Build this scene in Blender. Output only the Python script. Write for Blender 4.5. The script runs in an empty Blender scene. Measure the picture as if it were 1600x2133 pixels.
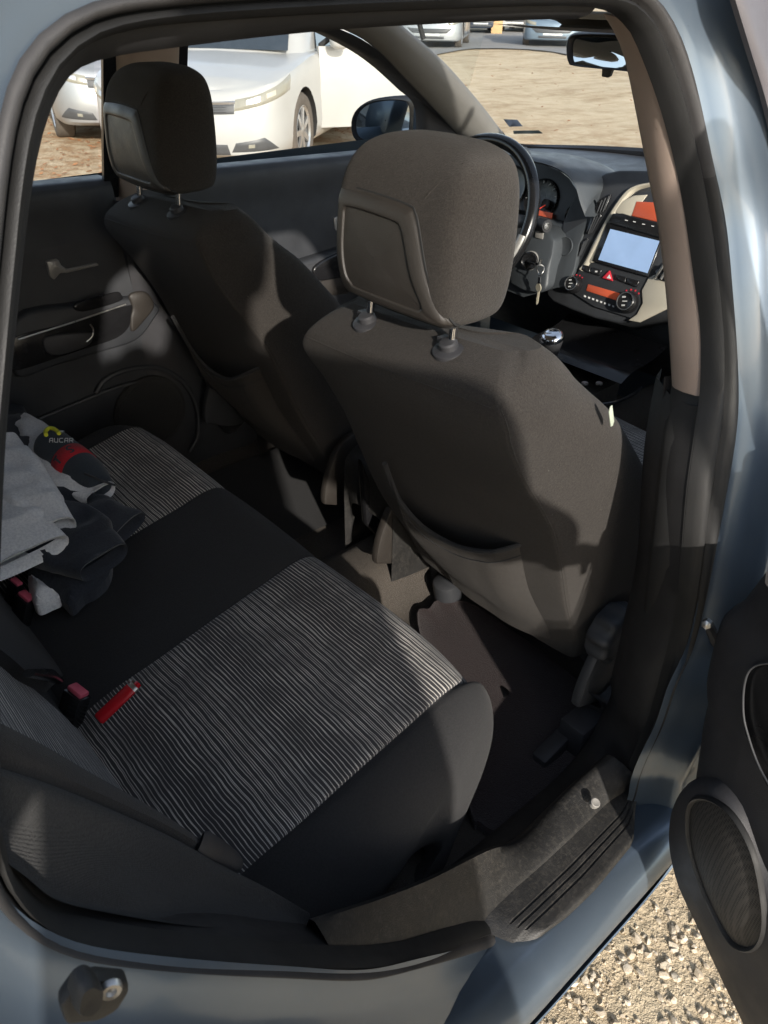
import bpy, bmesh, math, random
from mathutils import Vector, Matrix, noise
random.seed(7)
R = math.radians
scene = bpy.context.scene
COL = scene.collection

# ------------------------------------------------------------------ camera (metres; x right of car, y forward, z up)
CAM = Vector((1.05792, -0.87525, 1.39660)); YAW, PIT, ROL, FPX = R(47.98472), R(34.02027), R(0.96652), 1616.09
_f = Vector((-math.sin(YAW)*math.cos(PIT), math.cos(YAW)*math.cos(PIT), -math.sin(PIT)))
_r = _f.cross(Vector((0, 0, 1))).normalized(); _u = _r.cross(_f)
CR = _r*math.cos(ROL) + _u*math.sin(ROL); CU = -_r*math.sin(ROL) + _u*math.cos(ROL); CF = _f

def ray(px, py): return CR*((px-800)/FPX) - CU*((py-1066.5)/FPX) + CF
def at(px, py, ax, val):
    d = ray(px, py); i = 'xyz'.index(ax); t = (val-CAM[i])/d[i]
    return CAM + d*t
def atp(px, py, p0, n):
    d = ray(px, py); t = (Vector(p0)-CAM).dot(n)/d.dot(n)
    return CAM + d*t
def atf(px, py, fx):                     # ray meets surface x = fx(z)
    d = ray(px, py); t = (0.7-CAM.x)/d.x if abs(d.x) > 1e-6 else 1
    for _ in range(40):
        p = CAM + d*t; t = (fx(p.z)-CAM.x)/d.x
        t = max(0.05, min(t, 6))
    return CAM + d*t

# ------------------------------------------------------------------ numeric helpers
def lerp(a, b, t): return a+(b-a)*t
def table(z, T):
    if z <= T[0][0]: return T[0][1]
    for (a, b), (c, d) in zip(T, T[1:]):
        if z <= c: return b+(d-b)*(z-a)/(c-a)
    return T[-1][1]
def cr(pts, n, closed=False):
    pts = [Vector(p) for p in pts]; m = len(pts); out = []
    segs = m if closed else m-1
    for i in range(segs):
        p1, p2 = pts[i], pts[(i+1) % m]
        p0 = pts[i-1] if (i > 0 or closed) else p1*2-p2
        p3 = pts[(i+2) % m] if (i+2 < m or closed) else p2*2-p1
        for k in range(n):
            t = k/n
            out.append(0.5*((2*p1)+(p2-p0)*t+(2*p0-5*p1+4*p2-p3)*t*t+(3*p1-p0-3*p2+p3)*t**3))
    if not closed: out.append(pts[-1].copy())
    return out
def resample(pts, n, closed=False):
    P = [Vector(p) for p in pts]
    if closed: P = P+[P[0].copy()]
    L = [0]
    for a, b in zip(P, P[1:]): L.append(L[-1]+(b-a).length)
    out = []; j = 0; cnt = n if closed else n-1
    for k in range(n):
        s = L[-1]*k/cnt
        while j < len(L)-2 and L[j+1] < s: j += 1
        d = L[j+1]-L[j]; out.append(P[j].lerp(P[j+1], (s-L[j])/d if d > 1e-9 else 0))
    return out

class MB:
    def __init__(s): s.V = []; s.F = []; s.M = []
    def grid(s, rows, cu=False, cv=False, m=0, flip=False):
        b = len(s.V); nr = len(rows); nc = len(rows[0])
        for r in rows: s.V += [tuple(p) for p in r]
        for i in range(nr if cu else nr-1):
            for j in range(nc if cv else nc-1):
                a = b+i*nc+j; c = b+((i+1) % nr)*nc+j
                a2 = b+i*nc+(j+1) % nc; c2 = b+((i+1) % nr)*nc+(j+1) % nc
                f = (a, a2, c2, c)
                s.F.append(f[::-1] if flip else f); s.M.append(m(i, j) if callable(m) else m)
        return s
    def loft(s, rows, nu=6, nv=6, cv=False, m=0, flip=False, cap0=False, cap1=False):
        R1 = [cr(r, nv, cv) for r in rows]
        cols = [cr([R1[i][j] for i in range(len(R1))], nu) for j in range(len(R1[0]))]
        G = [[cols[j][i] for j in range(len(cols))] for i in range(len(cols[0]))]
        b = len(s.V); s.grid(G, False, cv, m, flip); nc = len(G[0])
        if cap0: s.fan([b+j for j in range(nc)], not flip)
        if cap1: s.fan([b+(len(G)-1)*nc+j for j in range(nc)], flip)
        return s
    def fan(s, ids, flip=False, m=0):
        c = sum((Vector(s.V[i]) for i in ids), Vector())/len(ids); ci = len(s.V); s.V.append(tuple(c))
        for k in range(len(ids)):
            f = (ids[k], ids[(k+1) % len(ids)], ci); s.F.append(f[::-1] if flip else f); s.M.append(m)
    def poly(s, pts, m=0):
        b = len(s.V); s.V += [tuple(p) for p in pts]; s.F.append(tuple(range(b, b+len(pts)))); s.M.append(m); return s
    def prism(s, pts, d, m=0, ms=None):
        d = Vector(d); n = len(pts); b = len(s.V)
        s.V += [tuple(p) for p in pts]; s.V += [tuple(Vector(p)+d) for p in pts]
        s.F.append(tuple(range(b, b+n))); s.M.append(m)
        s.F.append(tuple(range(b+2*n-1, b+n-1, -1))); s.M.append(m)
        for k in range(n):
            j = (k+1) % n; s.F.append((b+j, b+k, b+n+k, b+n+j)); s.M.append(m if ms is None else ms)
        return s
    def box(s, c, size, rot=None, m=0):
        c = Vector(c); h = Vector(size)/2; P = []
        for sx, sy, sz in ((-1,-1,-1),(1,-1,-1),(1,1,-1),(-1,1,-1),(-1,-1,1),(1,-1,1),(1,1,1),(-1,1,1)):
            v = Vector((sx*h.x, sy*h.y, sz*h.z))
            if rot is not None: v = rot @ v
            P.append(c+v)
        b = len(s.V); s.V += [tuple(p) for p in P]
        for f in ((0,3,2,1),(4,5,6,7),(0,1,5,4),(1,2,6,5),(2,3,7,6),(3,0,4,7)):
            s.F.append(tuple(b+i for i in f)); s.M.append(m)
        return s
    def tube(s, path, r, n=10, closed=False, cap=True, m=0, flat=1.0, up=(0, 0, 1)):
        P = [Vector(p) for p in path]; rows = []; N = len(P); upv = Vector(up); prev = None
        for i in range(N):
            t = (P[(i+1) % N]-P[i-1]) if closed else (P[min(i+1, N-1)]-P[max(i-1, 0)])
            t.normalize()
            if prev is None:
                u = upv-t*upv.dot(t)
                if u.length < 1e-3: u = Vector((1, 0, 0))-t*t.x
            else: u = prev-t*prev.dot(t)
            u.normalize(); prev = u; w = t.cross(u)
            rr = r[i] if isinstance(r, (list, tuple)) else r
            rows.append([P[i]+u*math.cos(2*math.pi*k/n)*rr*flat+w*math.sin(2*math.pi*k/n)*rr for k in range(n)])
        b = len(s.V); s.grid(rows, closed, True, m)
        if cap and not closed:
            s.fan([b+k for k in range(n)], True, m); s.fan([b+(N-1)*n+k for k in range(n)], False, m)
        return s
    def lathe(s, prof, o, axis, n=24, m=0, lob=None, cap=True):
        o = Vector(o); a = Vector(axis).normalized(); u = a.orthogonal().normalized(); w = a.cross(u); rows = []
        for (d, r) in prof:
            row = []
            for k in range(n):
                th = 2*math.pi*k/n; rr = r*(lob(th, d) if lob else 1)
                row.append(o+a*d+u*math.cos(th)*rr+w*math.sin(th)*rr)
            rows.append(row)
        b = len(s.V); s.grid(rows, False, True, m)
        if cap:
            s.fan([b+k for k in range(n)], True, m); s.fan([b+(len(rows)-1)*n+k for k in range(n)], False, m)
        return s
    def build(s, name, mats, parent=None, smooth=True, ang=42, bev=0, seg=2, label=None, weld=False, norm=False):
        me = bpy.data.meshes.new(name); me.from_pydata(s.V, [], s.F)
        for mt in (mats if isinstance(mats, (list, tuple)) else [mats]): me.materials.append(mt)
        for p, mi in zip(me.polygons, s.M): p.material_index = mi
        if bev or weld or norm:
            bm = bmesh.new(); bm.from_mesh(me)
            if weld or bev: bmesh.ops.remove_doubles(bm, verts=bm.verts, dist=1e-5)
            if norm or bev: bmesh.ops.recalc_face_normals(bm, faces=bm.faces)
            if bev:
                es = [e for e in bm.edges if len(e.link_faces) == 2 and e.calc_face_angle(0) > R(35)]
                bmesh.ops.bevel(bm, geom=es, offset=bev, segments=seg, profile=.5, affect='EDGES', clamp_overlap=True)
            bm.to_mesh(me); bm.free()
        if smooth:
            for p in me.polygons: p.use_smooth = True
            me.set_sharp_from_angle(angle=R(ang))
        me.update()
        o = bpy.data.objects.new(name, me); COL.objects.link(o)
        if parent is not None: o.parent = parent
        if label: o['label'] = label
        return o

def thing(name, label, cat, loc=(0, 0, 0), rz=0, group=None):
    o = bpy.data.objects.new(name, None); COL.objects.link(o); o.location = loc; o.rotation_euler = (0, 0, rz)
    o['label'] = label; o['category'] = cat
    if group: o['group'] = group
    return o
def tag(o, label, cat, group=None, kind=None):
    if label: o['label'] = label
    if cat: o['category'] = cat
    if group: o['group'] = group
    if kind: o['kind'] = kind
    return o

# ------------------------------------------------------------------ materials
MATS = {}
class NT:
    def __init__(s, name):
        s.m = bpy.data.materials.new(name); s.m.use_nodes = True; s.t = s.m.node_tree; s.t.nodes.clear()
        s.out = s.n('ShaderNodeOutputMaterial'); s.b = s.n('ShaderNodeBsdfPrincipled')
        s.t.links.new(s.b.outputs[0], s.out.inputs[0]); MATS[name] = s.m
        s.tc = s.n('ShaderNodeTexCoord')
    def n(s, t, **kw):
        x = s.t.nodes.new(t)
        for k, v in kw.items(): setattr(x, k, v)
        return x
    def l(s, a, b): s.t.links.new(a, b)
    def set(s, **kw):
        names = dict(base='Base Color', rough='Roughness', metal='Metallic', coat='Coat Weight', coatr='Coat Roughness', spec='Specular IOR Level',
                     sheen='Sheen Weight', trans='Transmission Weight', ecol='Emission Color', estr='Emission Strength', alpha='Alpha', ior='IOR', sheenr='Sheen Roughness')
        for k, v in kw.items():
            i = s.b.inputs[names[k]]
            if hasattr(v, 'is_output'): s.l(v, i)
            else: i.default_value = (*v, 1) if isinstance(v, tuple) and len(v) == 3 else v
        return s
    def noise(s, scale, detail=4, rough=.55, vec=None, dist=0):
        x = s.n('ShaderNodeTexNoise'); x.inputs['Scale'].default_value = scale; x.inputs['Detail'].default_value = detail
        x.inputs['Roughness'].default_value = rough; x.inputs['Distortion'].default_value = dist
        s.l(vec if vec is not None else s.tc.outputs['Object'], x.inputs['Vector']); return x.outputs['Fac']
    def ramp(s, fac, stops):
        x = s.n('ShaderNodeValToRGB'); e = x.color_ramp.elements
        while len(e) < len(stops): e.new(.5)
        for k, (p, c) in enumerate(stops):
            e[k].position = p; e[k].color = (*c, 1) if isinstance(c, tuple) else (c, c, c, 1)
        s.l(fac, x.inputs[0]); return x.outputs[0]
    def mix(s, fac, a, b, blend='MIX'):
        x = s.n('ShaderNodeMix', data_type='RGBA', blend_type=blend)
        for v, i in ((fac, x.inputs[0]), (a, x.inputs[6]), (b, x.inputs[7])):
            if hasattr(v, 'is_output'): s.l(v, i)
            else: i.default_value = (*v, 1) if isinstance(v, tuple) and len(v) == 3 else v
        return x.outputs[2]
    def math(s, op, a, b=0, c=0):
        x = s.n('ShaderNodeMath', operation=op)
        for v, i in ((a, 0), (b, 1), (c, 2)):
            if hasattr(v, 'is_output'): s.l(v, x.inputs[i])
            else: x.inputs[i].default_value = v
        return x.outputs[0]
    def bump(s, h, strength=.3, dist=.002):
        x = s.n('ShaderNodeBump'); x.inputs['Strength'].default_value = strength; x.inputs['Distance'].default_value = dist
        s.l(h, x.inputs['Height']); s.l(x.outputs[0], s.b.inputs['Normal']); return s
    def sep(s):
        x = s.n('ShaderNodeSeparateXYZ'); s.l(s.tc.outputs['Object'], x.inputs[0]); return x.outputs

def plastic(name, col, rough=.5, grain=700, gs=.25, var=.25, dust=0.0, dcol=(.25, .22, .18), spec=.5, dscale=38):
    t = NT(name); c2 = tuple(min(1, v*(1+var)) for v in col); c1 = tuple(v*(1-var) for v in col)
    base = t.ramp(t.noise(9, 5), [(.3, c1), (.7, c2)])
    if dust > 0:
        d = t.math('MULTIPLY', t.ramp(t.noise(dscale, 8, .72), [(.48, 0.0), (.72, dust)]), t.ramp(t.noise(11, 4), [(.35, .25), (.65, 1.0)]))
        base = t.mix(d, base, dcol)
    rr = t.ramp(t.noise(25, 5), [(.3, max(.05, rough-.08)), (.7, min(1, rough+.1))])
    t.set(base=base, rough=rr, spec=spec)
    if gs: t.bump(t.noise(grain, 2), gs, .0012)
    return t.m
def fabric(name, col, var=.25, weave=3200, bs=.5, sheen=.08, lint=True, wav=2.2):
    t = NT(name); s = t.sep()
    # fine twill: two crossed waves plus fibre noise
    w = t.math('SINE', t.math('MULTIPLY', t.math('ADD', t.math('ADD', s[0], s[1]), s[2]), weave*1.6))
    w2 = t.math('SINE', t.math('MULTIPLY', t.math('SUBTRACT', t.math('MULTIPLY', s[2], 1.3), s[0]), weave*1.1))
    fib = t.noise(700, 3, .6)
    h = t.math('ADD', t.math('ADD', t.math('MULTIPLY', t.math('MULTIPLY', w, w2), .3), fib), t.math('ADD', t.math('MULTIPLY', t.noise(15, 3), wav), t.math('MULTIPLY', t.noise(420, 2, .6), 1.2)))
    v = t.math('ADD', t.math('MULTIPLY', t.noise(7, 5), .30), t.math('ADD', t.math('MULTIPLY', fib, .5), t.math('MULTIPLY', t.noise(400, 2, .5), .55)))
    base = t.ramp(v, [(.38, tuple(c*(1-var) for c in col)), (.85, tuple(c*(1+var) for c in col))])
    if lint:
        l = t.ramp(t.noise(170, 1), [(.80, 0.0), (.85, .35)]); base = t.mix(l, base, (.3, .29, .27))
    t.set(base=base, rough=.92, sheen=sheen, spec=.15, sheenr=.5).bump(h, bs, .0012); return t.m

M = {}
# slate blue-grey metallic paint with road dust
t = NT('body_paint'); n1 = t.noise(5, 6, .6); n2 = t.noise(60, 6, .7)
base = t.ramp(n1, [(.3, (.120, .158, .205)), (.75, (.135, .175, .225))])
d = t.ramp(n2, [(.55, 0.0), (.85, .12)]); base = t.mix(d, base, (.22, .21, .19))
sp = t.ramp(t.noise(260, 2), [(.77, 0.0), (.80, .5)]); base = t.mix(sp, base, (.05, .05, .05))
t.set(base=base, metal=.60, rough=t.ramp(n2, [(.35, .28), (.8, .33)]), coat=.45, coatr=.07).bump(t.noise(1600, 1), .03, .0005); M['paint'] = t.m
M['fabric'] = fabric('seat_cloth', (.032, .0278, .0242), var=.55, bs=.8)
M['fabric_black'] = fabric('black_cloth', (.029, .029, .030))
M['weave'] = fabric('ribbed_cloth', (.028, .0275, .027), weave=3000, bs=.8, var=.35)
# striped seat cloth: thin pale wavy lines across a dark ground
def stripes(name, axis, period, lo=(.042, .041, .043), hi=(.74, .70, .64)):
    t = NT(name); s = t.sep()
    def wob(sc, amp, dv):
        mp = t.n('ShaderNodeMapping'); mp.inputs['Scale'].default_value = dv; t.l(t.tc.outputs['Object'], mp.inputs[0])
        return t.math('MULTIPLY', t.math('SUBTRACT', t.noise(sc, 2, .5, mp.outputs[0]), .5), amp)
    co = t.math('ADD', s[axis], wob(24, .0040, (1, 1.6, 1.6)))
    co = t.math('ADD', co, wob(6, .010, (1, 1, 1)))
    def lines(per, width, off):
        f = t.math('FRACT', t.math('ADD', t.math('DIVIDE', co, per), off))
        d = t.math('ABSOLUTE', t.math('SUBTRACT', f, .5))
        mr = t.n('ShaderNodeMapRange'); mr.interpolation_type = 'SMOOTHSTEP'
        mr.inputs[1].default_value = width; mr.inputs[2].default_value = width*.35; t.l(d, mr.inputs[0]); return mr.outputs[0]
    la = lines(period, .14, 0.0); lb = lines(period*1.93, .075, .27)
    br = t.ramp(t.noise(26, 3), [(.38, .55), (.62, 1.0)])
    fine = lines(period*.31, .3, 0)
    dash = t.ramp(t.math('FRACT', t.math('MULTIPLY', s[0], 330)), [(.0, .65), (.5, 1.0), (1, .65)])
    k = t.math('MULTIPLY', t.math('MULTIPLY', t.math('MAXIMUM', la, t.math('MULTIPLY', lb, .8)), br), dash)
    base = t.mix(t.math('MULTIPLY', fine, .5), lo, (.085, .084, .088)); base = t.mix(k, base, hi)
    t.set(base=base, rough=.9, sheen=.15, spec=.15).bump(t.math('ADD', t.math('MULTIPLY', k, .6), t.noise(900, 2)), .35, .001); return t.m
M['stripe'] = stripes('striped_cloth', 1, .0056)
M['stripe_back'] = stripes('striped_backrest_cloth', 2, .0085, hi=(.8, .76, .7))
M['trim'] = plastic('black_trim', (.032, .032, .035), .55)
M['trim_grey'] = plastic('charcoal_trim', (.030, .032, .036), .55)
M['trim_dirty'] = plastic('scuffed_black_trim', (.017, .0165, .016), .5, grain=500, gs=.4, dust=.30, dcol=(.17, .155, .13), dscale=150)
M['shell'] = plastic('headrest_plastic', (.030, .026, .0225), .42, grain=1200, gs=.35, var=.12)
M['aperture'] = plastic('aperture_black', (.019, .0185, .019), .6, gs=.15)
M['frame_satin'] = plastic('satin_frame', (.105, .098, .105), .38, gs=.05, var=.1)
M['gloss_black'] = plastic('gloss_black', (.012, .012, .013), .2, gs=.04)
M['beige'] = plastic('beige_trim', (.33, .255, .21), .62, var=.07, gs=.15)
M['grey_trim'] = plastic('pale_grey_trim', (.24, .23, .215), .7, var=.06, gs=.15)
M['headlining'] = plastic('headlining', (.56, .54, .50), .9, var=.05)
M['dash'] = plastic('dash_vinyl', (.048, .054, .060), .5, grain=420, gs=.4, var=.1)
M['champagne'] = plastic('champagne_plastic', (.46, .42, .34), .34, var=.06, gs=.05); 
M['rubber'] = plastic('rubber_seal', (.034, .0325, .0325), .6, grain=900, gs=.2, dust=.12, dcol=(.16, .14, .13))
M['rubber_dark'] = plastic('rubber_lip', (.013, .013, .013), .6, grain=900, gs=.2)
M['webbing'] = fabric('belt_webbing', (.020, .018, .017), weave=3000, bs=.5, sheen=.1, lint=False)
t = NT('chrome'); t.set(base=(.82, .82, .84), metal=1.0, rough=.12); M['chrome'] = t.m
t = NT('steel'); t.set(base=(.5, .49, .47), metal=1.0, rough=t.ramp(t.noise(120, 3), [(.3, .25), (.7, .5)])); M['steel'] = t.m
M['key'] = None
def plain(name, col, rough=.5, **k):
    t = NT(name); v = t.ramp(t.noise(14, 4), [(.3, tuple(c*.9 for c in col)), (.7, tuple(min(1, c*1.08) for c in col))]); t.set(base=v, rough=rough, **k); return t.m
M['key'] = plain('brass_key', (.66, .60, .46), .35, metal=.35); M['handle'] = plain('satin_handle', (.30, .29, .275), .35, metal=.3)
M['red_plastic'] = plain('lighter_red', (.55, .012, .02), .25, coat=.4)
M['buckle_red'] = plain('buckle_red', (.62, .11, .16), .5)
M['hazard'] = plain('hazard_red', (.6, .03, .05), .35)
M['white'] = plain('white_mark', (.75, .74, .72), .5)
M['tag_green'] = plain('tag_pale_green', (.42, .47, .38), .6)
M['pale_mark'] = plain('pale_mark', (.5, .5, .49), .5)
M['orange_disp'] = plain('orange_display', (.46, .085, .04), .3, ecol=(.9, .16, .06), estr=.10)
M['screen'] = plain('screen_sky_glow', (.25, .36, .55), .08, ecol=(.42, .60, .95), estr=.24, coat=.6)  # blue base and glow stand in for sky reflected in the screen
M['dial'] = plain('dial_black', (.012, .012, .013), .35)
M['needle'] = plain('needle_red', (.8, .07, .05), .4, ecol=(1, .1, .05), estr=.2)
M['yellow'] = plain('carabiner_yellow', (.62, .62, .04), .35)
M['bottle_black'] = fabric('neoprene_black', (.034, .042, .052), weave=1400, bs=.25, sheen=.15, lint=False)
M['band_red'] = fabric('red_band', (.40, .022, .032), weave=1400, bs=.25, sheen=.1, lint=False)
M['sticker'] = plain('sticker_blue_grey', (.10, .12, .16), .5)
M['sticker_dark'] = plain('sticker_dark', (.05, .06, .055), .5)
M['amber_lens'] = plain('clear_lens', (.26, .25, .205), .18, coat=.4)
# grey jersey and navy cloth
t = NT('grey_jersey'); f = t.noise(240, 4, .7); t.set(base=t.ramp(f, [(.32, (.58, .58, .59)), (.68, (.82, .81, .80))]), rough=.95, sheen=.2, spec=.1).bump(t.math('ADD', f, t.noise(60, 4)), .4, .002); M['jersey'] = t.m
t = NT('navy_jersey'); f = t.noise(300, 4, .7); t.set(base=t.ramp(f, [(.3, (.020, .023, .030)), (.7, (.036, .041, .052))]), rough=.95, sheen=.2, spec=.1).bump(t.math('ADD', f, t.noise(50, 4)), .4, .002); M['navy'] = t.m
# carpet
def carpet(name, c, dust):
    t = NT(name); f = t.noise(420, 3, .7); b = t.ramp(t.math('ADD', t.math('MULTIPLY', f, .6), t.math('MULTIPLY', t.noise(6, 6), .5)), [(.35, tuple(v*.6 for v in c)), (.75, tuple(v*1.35 for v in c))])
    b = t.mix(t.ramp(t.noise(330, 2), [(.68, 0.0), (.78, dust)]), b, (.35, .32, .28))
    t.set(base=b, rough=1.0, sheen=.2, spec=.05).bump(f, .9, .004); return t.m
M['carpet'] = carpet('brown_carpet', (.060, .050, .040), .35)
M['mat'] = carpet('floor_mat_cloth', (.036, .026, .026), .3)
# glass
def glass(name, tint=(.93, .95, .94), gloss=.07):
    m = bpy.data.materials.new(name); m.use_nodes = True; t = m.node_tree; t.nodes.clear()
    o = t.nodes.new('ShaderNodeOutputMaterial'); mx = t.nodes.new('ShaderNodeMixShader'); tr = t.nodes.new('ShaderNodeBsdfTransparent'); gl = t.nodes.new('ShaderNodeBsdfGlossy')
    fr = t.nodes.new('ShaderNodeMapRange'); lw = t.nodes.new('ShaderNodeLayerWeight'); lw.inputs[0].default_value = .5; pw = t.nodes.new('ShaderNodeMath'); pw.operation = 'POWER'; pw.inputs[1].default_value = 4; t.links.new(lw.outputs['Facing'], pw.inputs[0]); t.links.new(pw.outputs[0], fr.inputs[0]); fr.inputs[3].default_value = .035; fr.inputs[4].default_value = .6
    no = t.nodes.new('ShaderNodeTexNoise'); no.inputs['Scale'].default_value = 3
    rp = t.nodes.new('ShaderNodeMapRange'); rp.inputs[3].default_value = .02; rp.inputs[4].default_value = .06
    t.links.new(no.outputs[0], rp.inputs[0]); t.links.new(rp.outputs[0], gl.inputs['Roughness'])
    tr.inputs[0].default_value = (*tint, 1); t.links.new(fr.outputs[0], mx.inputs[0]); t.links.new(tr.outputs[0], mx.inputs[1]); t.links.new(gl.outputs[0], mx.inputs[2]); t.links.new(mx.outputs[0], o.inputs[0])
    return m
M['glass'] = glass('window_glass')
t = NT('mirror_glass'); t.set(base=(.50, .54, .56), metal=1.0, rough=.03); M['mirror'] = t.m
# ---- scenery materials
t = NT('sandy_earth'); s1 = t.noise(.5, 8, .62); s2 = t.noise(4.5, 8, .7); s3 = t.noise(45, 5, .7)
mp = t.n('ShaderNodeMapping'); mp.inputs['Scale'].default_value = (1, .35, 1); mp.inputs['Rotation'].default_value = (0, 0, R(-38)); t.l(t.tc.outputs['Object'], mp.inputs[0])
s4 = t.noise(2.4, 7, .68, mp.outputs[0])
v = t.math('ADD', t.math('ADD', t.math('MULTIPLY', s1, .35), t.math('MULTIPLY', s4, .45)), t.math('ADD', t.math('MULTIPLY', s2, .25), t.math('MULTIPLY', s3, .12)))
base = t.ramp(v, [(.38, (.27, .18, .105)), (.48, (.46, .345, .215)), (.60, (.68, .555, .38)), (.8, (.78, .67, .48))])
sx_ = t.sep(); near = t.n('ShaderNodeMapRange'); near.inputs[1].default_value = 10.0; near.inputs[2].default_value = 5.5; t.l(t.math('ADD', sx_[1], t.math('MULTIPLY', t.noise(.6, 3), 2.0)), near.inputs[0])
lf = t.math('MULTIPLY', t.ramp(t.noise(3.2, 7, .75), [(.40, 0.0), (.58, .85)]), t.math('MULTIPLY', t.math('ADD', t.math('MULTIPLY', near.outputs[0], .75), .22), t.math('LESS_THAN', sx_[0], -1.6))); base = t.mix(lf, base, (.36, .20, .095))
t.set(base=base, rough=1.0, spec=.1).bump(t.math('ADD', s3, t.math('MULTIPLY', s2, 1.5)), .8, .03); M['earth'] = t.m
t = NT('asphalt'); t.set(base=t.ramp(t.math('ADD', t.math('MULTIPLY', t.noise(.8, 6), .6), t.math('MULTIPLY', t.noise(30, 4), .4)), [(.3, (.21, .20, .19)), (.7, (.33, .32, .30))]), rough=.95); M['asphalt'] = t.m
t = NT('gravel'); oi = t.n('ShaderNodeObjectInfo'); g = t.noise(55, 4, .6); t.set(base=t.ramp(t.math('ADD', t.math('MULTIPLY', g, .5), t.math('MULTIPLY', t.noise(18, 2), .5)), [(.32, (.38, .31, .225)), (.5, (.56, .475, .36)), (.68, (.74, .67, .56))]), rough=.95, spec=.15).bump(t.noise(260, 4), .4, .003); M['gravel'] = t.m
M['leaf'] = plain('dry_leaf', (.34, .16, .07), .9)
def carpaint(name, col, metal=.3): 
    t = NT(name); t.set(base=t.ramp(t.noise(3, 5), [(.3, tuple(c*.92 for c in col)), (.7, col)]), metal=metal, rough=.32, coat=.5, coatr=.08); return t.m
M['car_glass'] = plain('car_glass_dark', (.035, .045, .055), .06, coat=.5)
M['tyre'] = plain('tyre_rubber', (.10, .085, .07), .9)
M['rim'] = plain('alloy_rim', (.55, .55, .55), .3, metal=.8)
M['dark'] = plain('underbody_black', (.012, .012, .012), .8)
M['grille'] = plain('grille_grey', (.06, .062, .065), .45)
M['plate_white'] = plain('plate_white', (.7, .7, .68), .5)
M['plate_blue'] = plain('plate_blue', (.03, .06, .35), .5)
M['post'] = plain('ochre_plaster', (.60, .40, .20), .9)

# ================================================================== THE CAR
car = thing('hatchback_car', 'slate blue hatchback with dark cloth seats, seen in through its open rear door', 'car')

XI = [(.34, .738), (.6, .745), (.8, .735), (.95, .708), (1.05, .682), (1.2, .632), (1.37, .576), (1.45, .545)]
xi = lambda z: table(z, XI)
xs_ = lambda z: xi(z)+.026
xv = lambda z: xi(z)-.022
# --- aperture outlines, traced round the opening: sill front -> B pillar -> roof -> C pillar -> dogleg -> sill rear
I_px = [(1318, 1585), (1352, 1500), (1380, 1400), (1406, 1290), (1421, 1194), (1435, 1030), (1452, 908), (1464, 820), (1466, 700), (1455, 600), (1425, 400),
        (1385, 235), (1336, 100), (1308, 52), (1262, 20), (1150, 12), (900, 20), (700, 28), (500, 40), (350, 52), (240, 70), (170, 98), (115, 150), (80, 225), (58, 310), (42, 420), (32, 520),
        (20, 640), (8, 770), (-6, 930), (-14, 1100), (-22, 1300), (-22, 1500), (-12, 1640), (8, 1760), (45, 1835), (125, 1902), (300, 1940), (500, 1960), (700, 1976), (830, 1968), (930, 1938), (982, 1918), (1042, 1891), (1147, 1789), (1241, 1698), (1289, 1651)]
S_px = [(1328, 1600), (1374, 1512), (1404, 1420), (1440, 1350), (1476, 1200), (1510, 1030), (1532, 908), (1536, 800), (1522, 600), (1508, 450),
        (1484, 350), (1446, 170), (1412, 60), (1372, -12), (1290, -46), (1150, -60), (900, -52), (700, -44), (500, -34), (350, -22), (215, -10), (112, 11), (66, 52), (32, 105), (10, 165), (-12, 260), (-26, 380), (-38, 500),
        (-52, 640), (-66, 800), (-80, 980), (-92, 1180), (-98, 1400), (-88, 1600), (-60, 1790), (0, 1908), (80, 1962), (175, 1998), (400, 2022), (600, 2033), (760, 2038), (880, 2010), (975, 1985), (1050, 1953), (1174, 1828), (1283, 1718), (1316, 1665)]
V_px = [(1296, 1590), (1318, 1500), (1345, 1400), (1372, 1290), (1388, 1194), (1402, 1030), (1418, 908), (1436, 820), (1438, 700), (1424, 600), (1396, 400),
        (1360, 235), (1312, 120), (1286, 72), (1248, 44), (1150, 40), (900, 50), (700, 62), (500, 82), (360, 100), (250, 113), (180, 128), (135, 160), (105, 215), (82, 300), (64, 400), (52, 500),
        (40, 620), (26, 760), (12, 910), (4, 1080), (-2, 1280), (0, 1490), (12, 1630), (32, 1745), (66, 1815), (140, 1876), (310, 1910), (500, 1932), (700, 1950), (820, 1940), (915, 1915), (972, 1880)]
NR = 220
def ringloop(px, fx):
    pts = [atf(x, y, fx) for x, y in px]
    return resample(cr(pts, 8, True), NR, True)
Il = ringloop(I_px, xi); Sl = ringloop(S_px, xs_); Vl = ringloop(V_px, xv)
# align S and V to I by index of nearest start
def align(A, B):
    best = min(range(NR), key=lambda k: sum((A[i]-B[(i+k) % NR]).length for i in range(0, NR, 11)))
    return [B[(i+best) % NR] for i in range(NR)]
def nearest(A, B):
    """for every A point the closest point of B, kept monotone by smoothing"""
    out = []; 
    B = align(A, B)
    for i, a in enumerate(A):
        js = [(i+k) % NR for k in range(-14, 15)]
        out.append(min((B[j] for j in js), key=lambda p: (p-a).length).copy())
    for _ in range(3): out = [(out[i-1]+out[i]*2+out[(i+1) % NR])/4 for i in range(NR)]
    return out
Sl = nearest(Il, Sl); Vl = nearest(Il, Vl)
cy = sum(p.y for p in Il)/NR; cz = sum(p.z for p in Il)/NR
def outdir(loop):
    O = []
    for i in range(NR):
        tg = loop[(i+3) % NR]-loop[i-3]; d = Vector((0, tg.z, -tg.y))
        if d.dot(Vector((0, loop[i].y-cy, loop[i].z-cz))) < 0: d = -d
        O.append(d.normalized())
    for _ in range(4): O = [((O[i-1]+O[i]*2+O[(i+1) % NR])/4).normalized() for i in range(NR)]
    return O
OD = outdir(Sl); XD = Vector((1, 0, 0))
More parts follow.
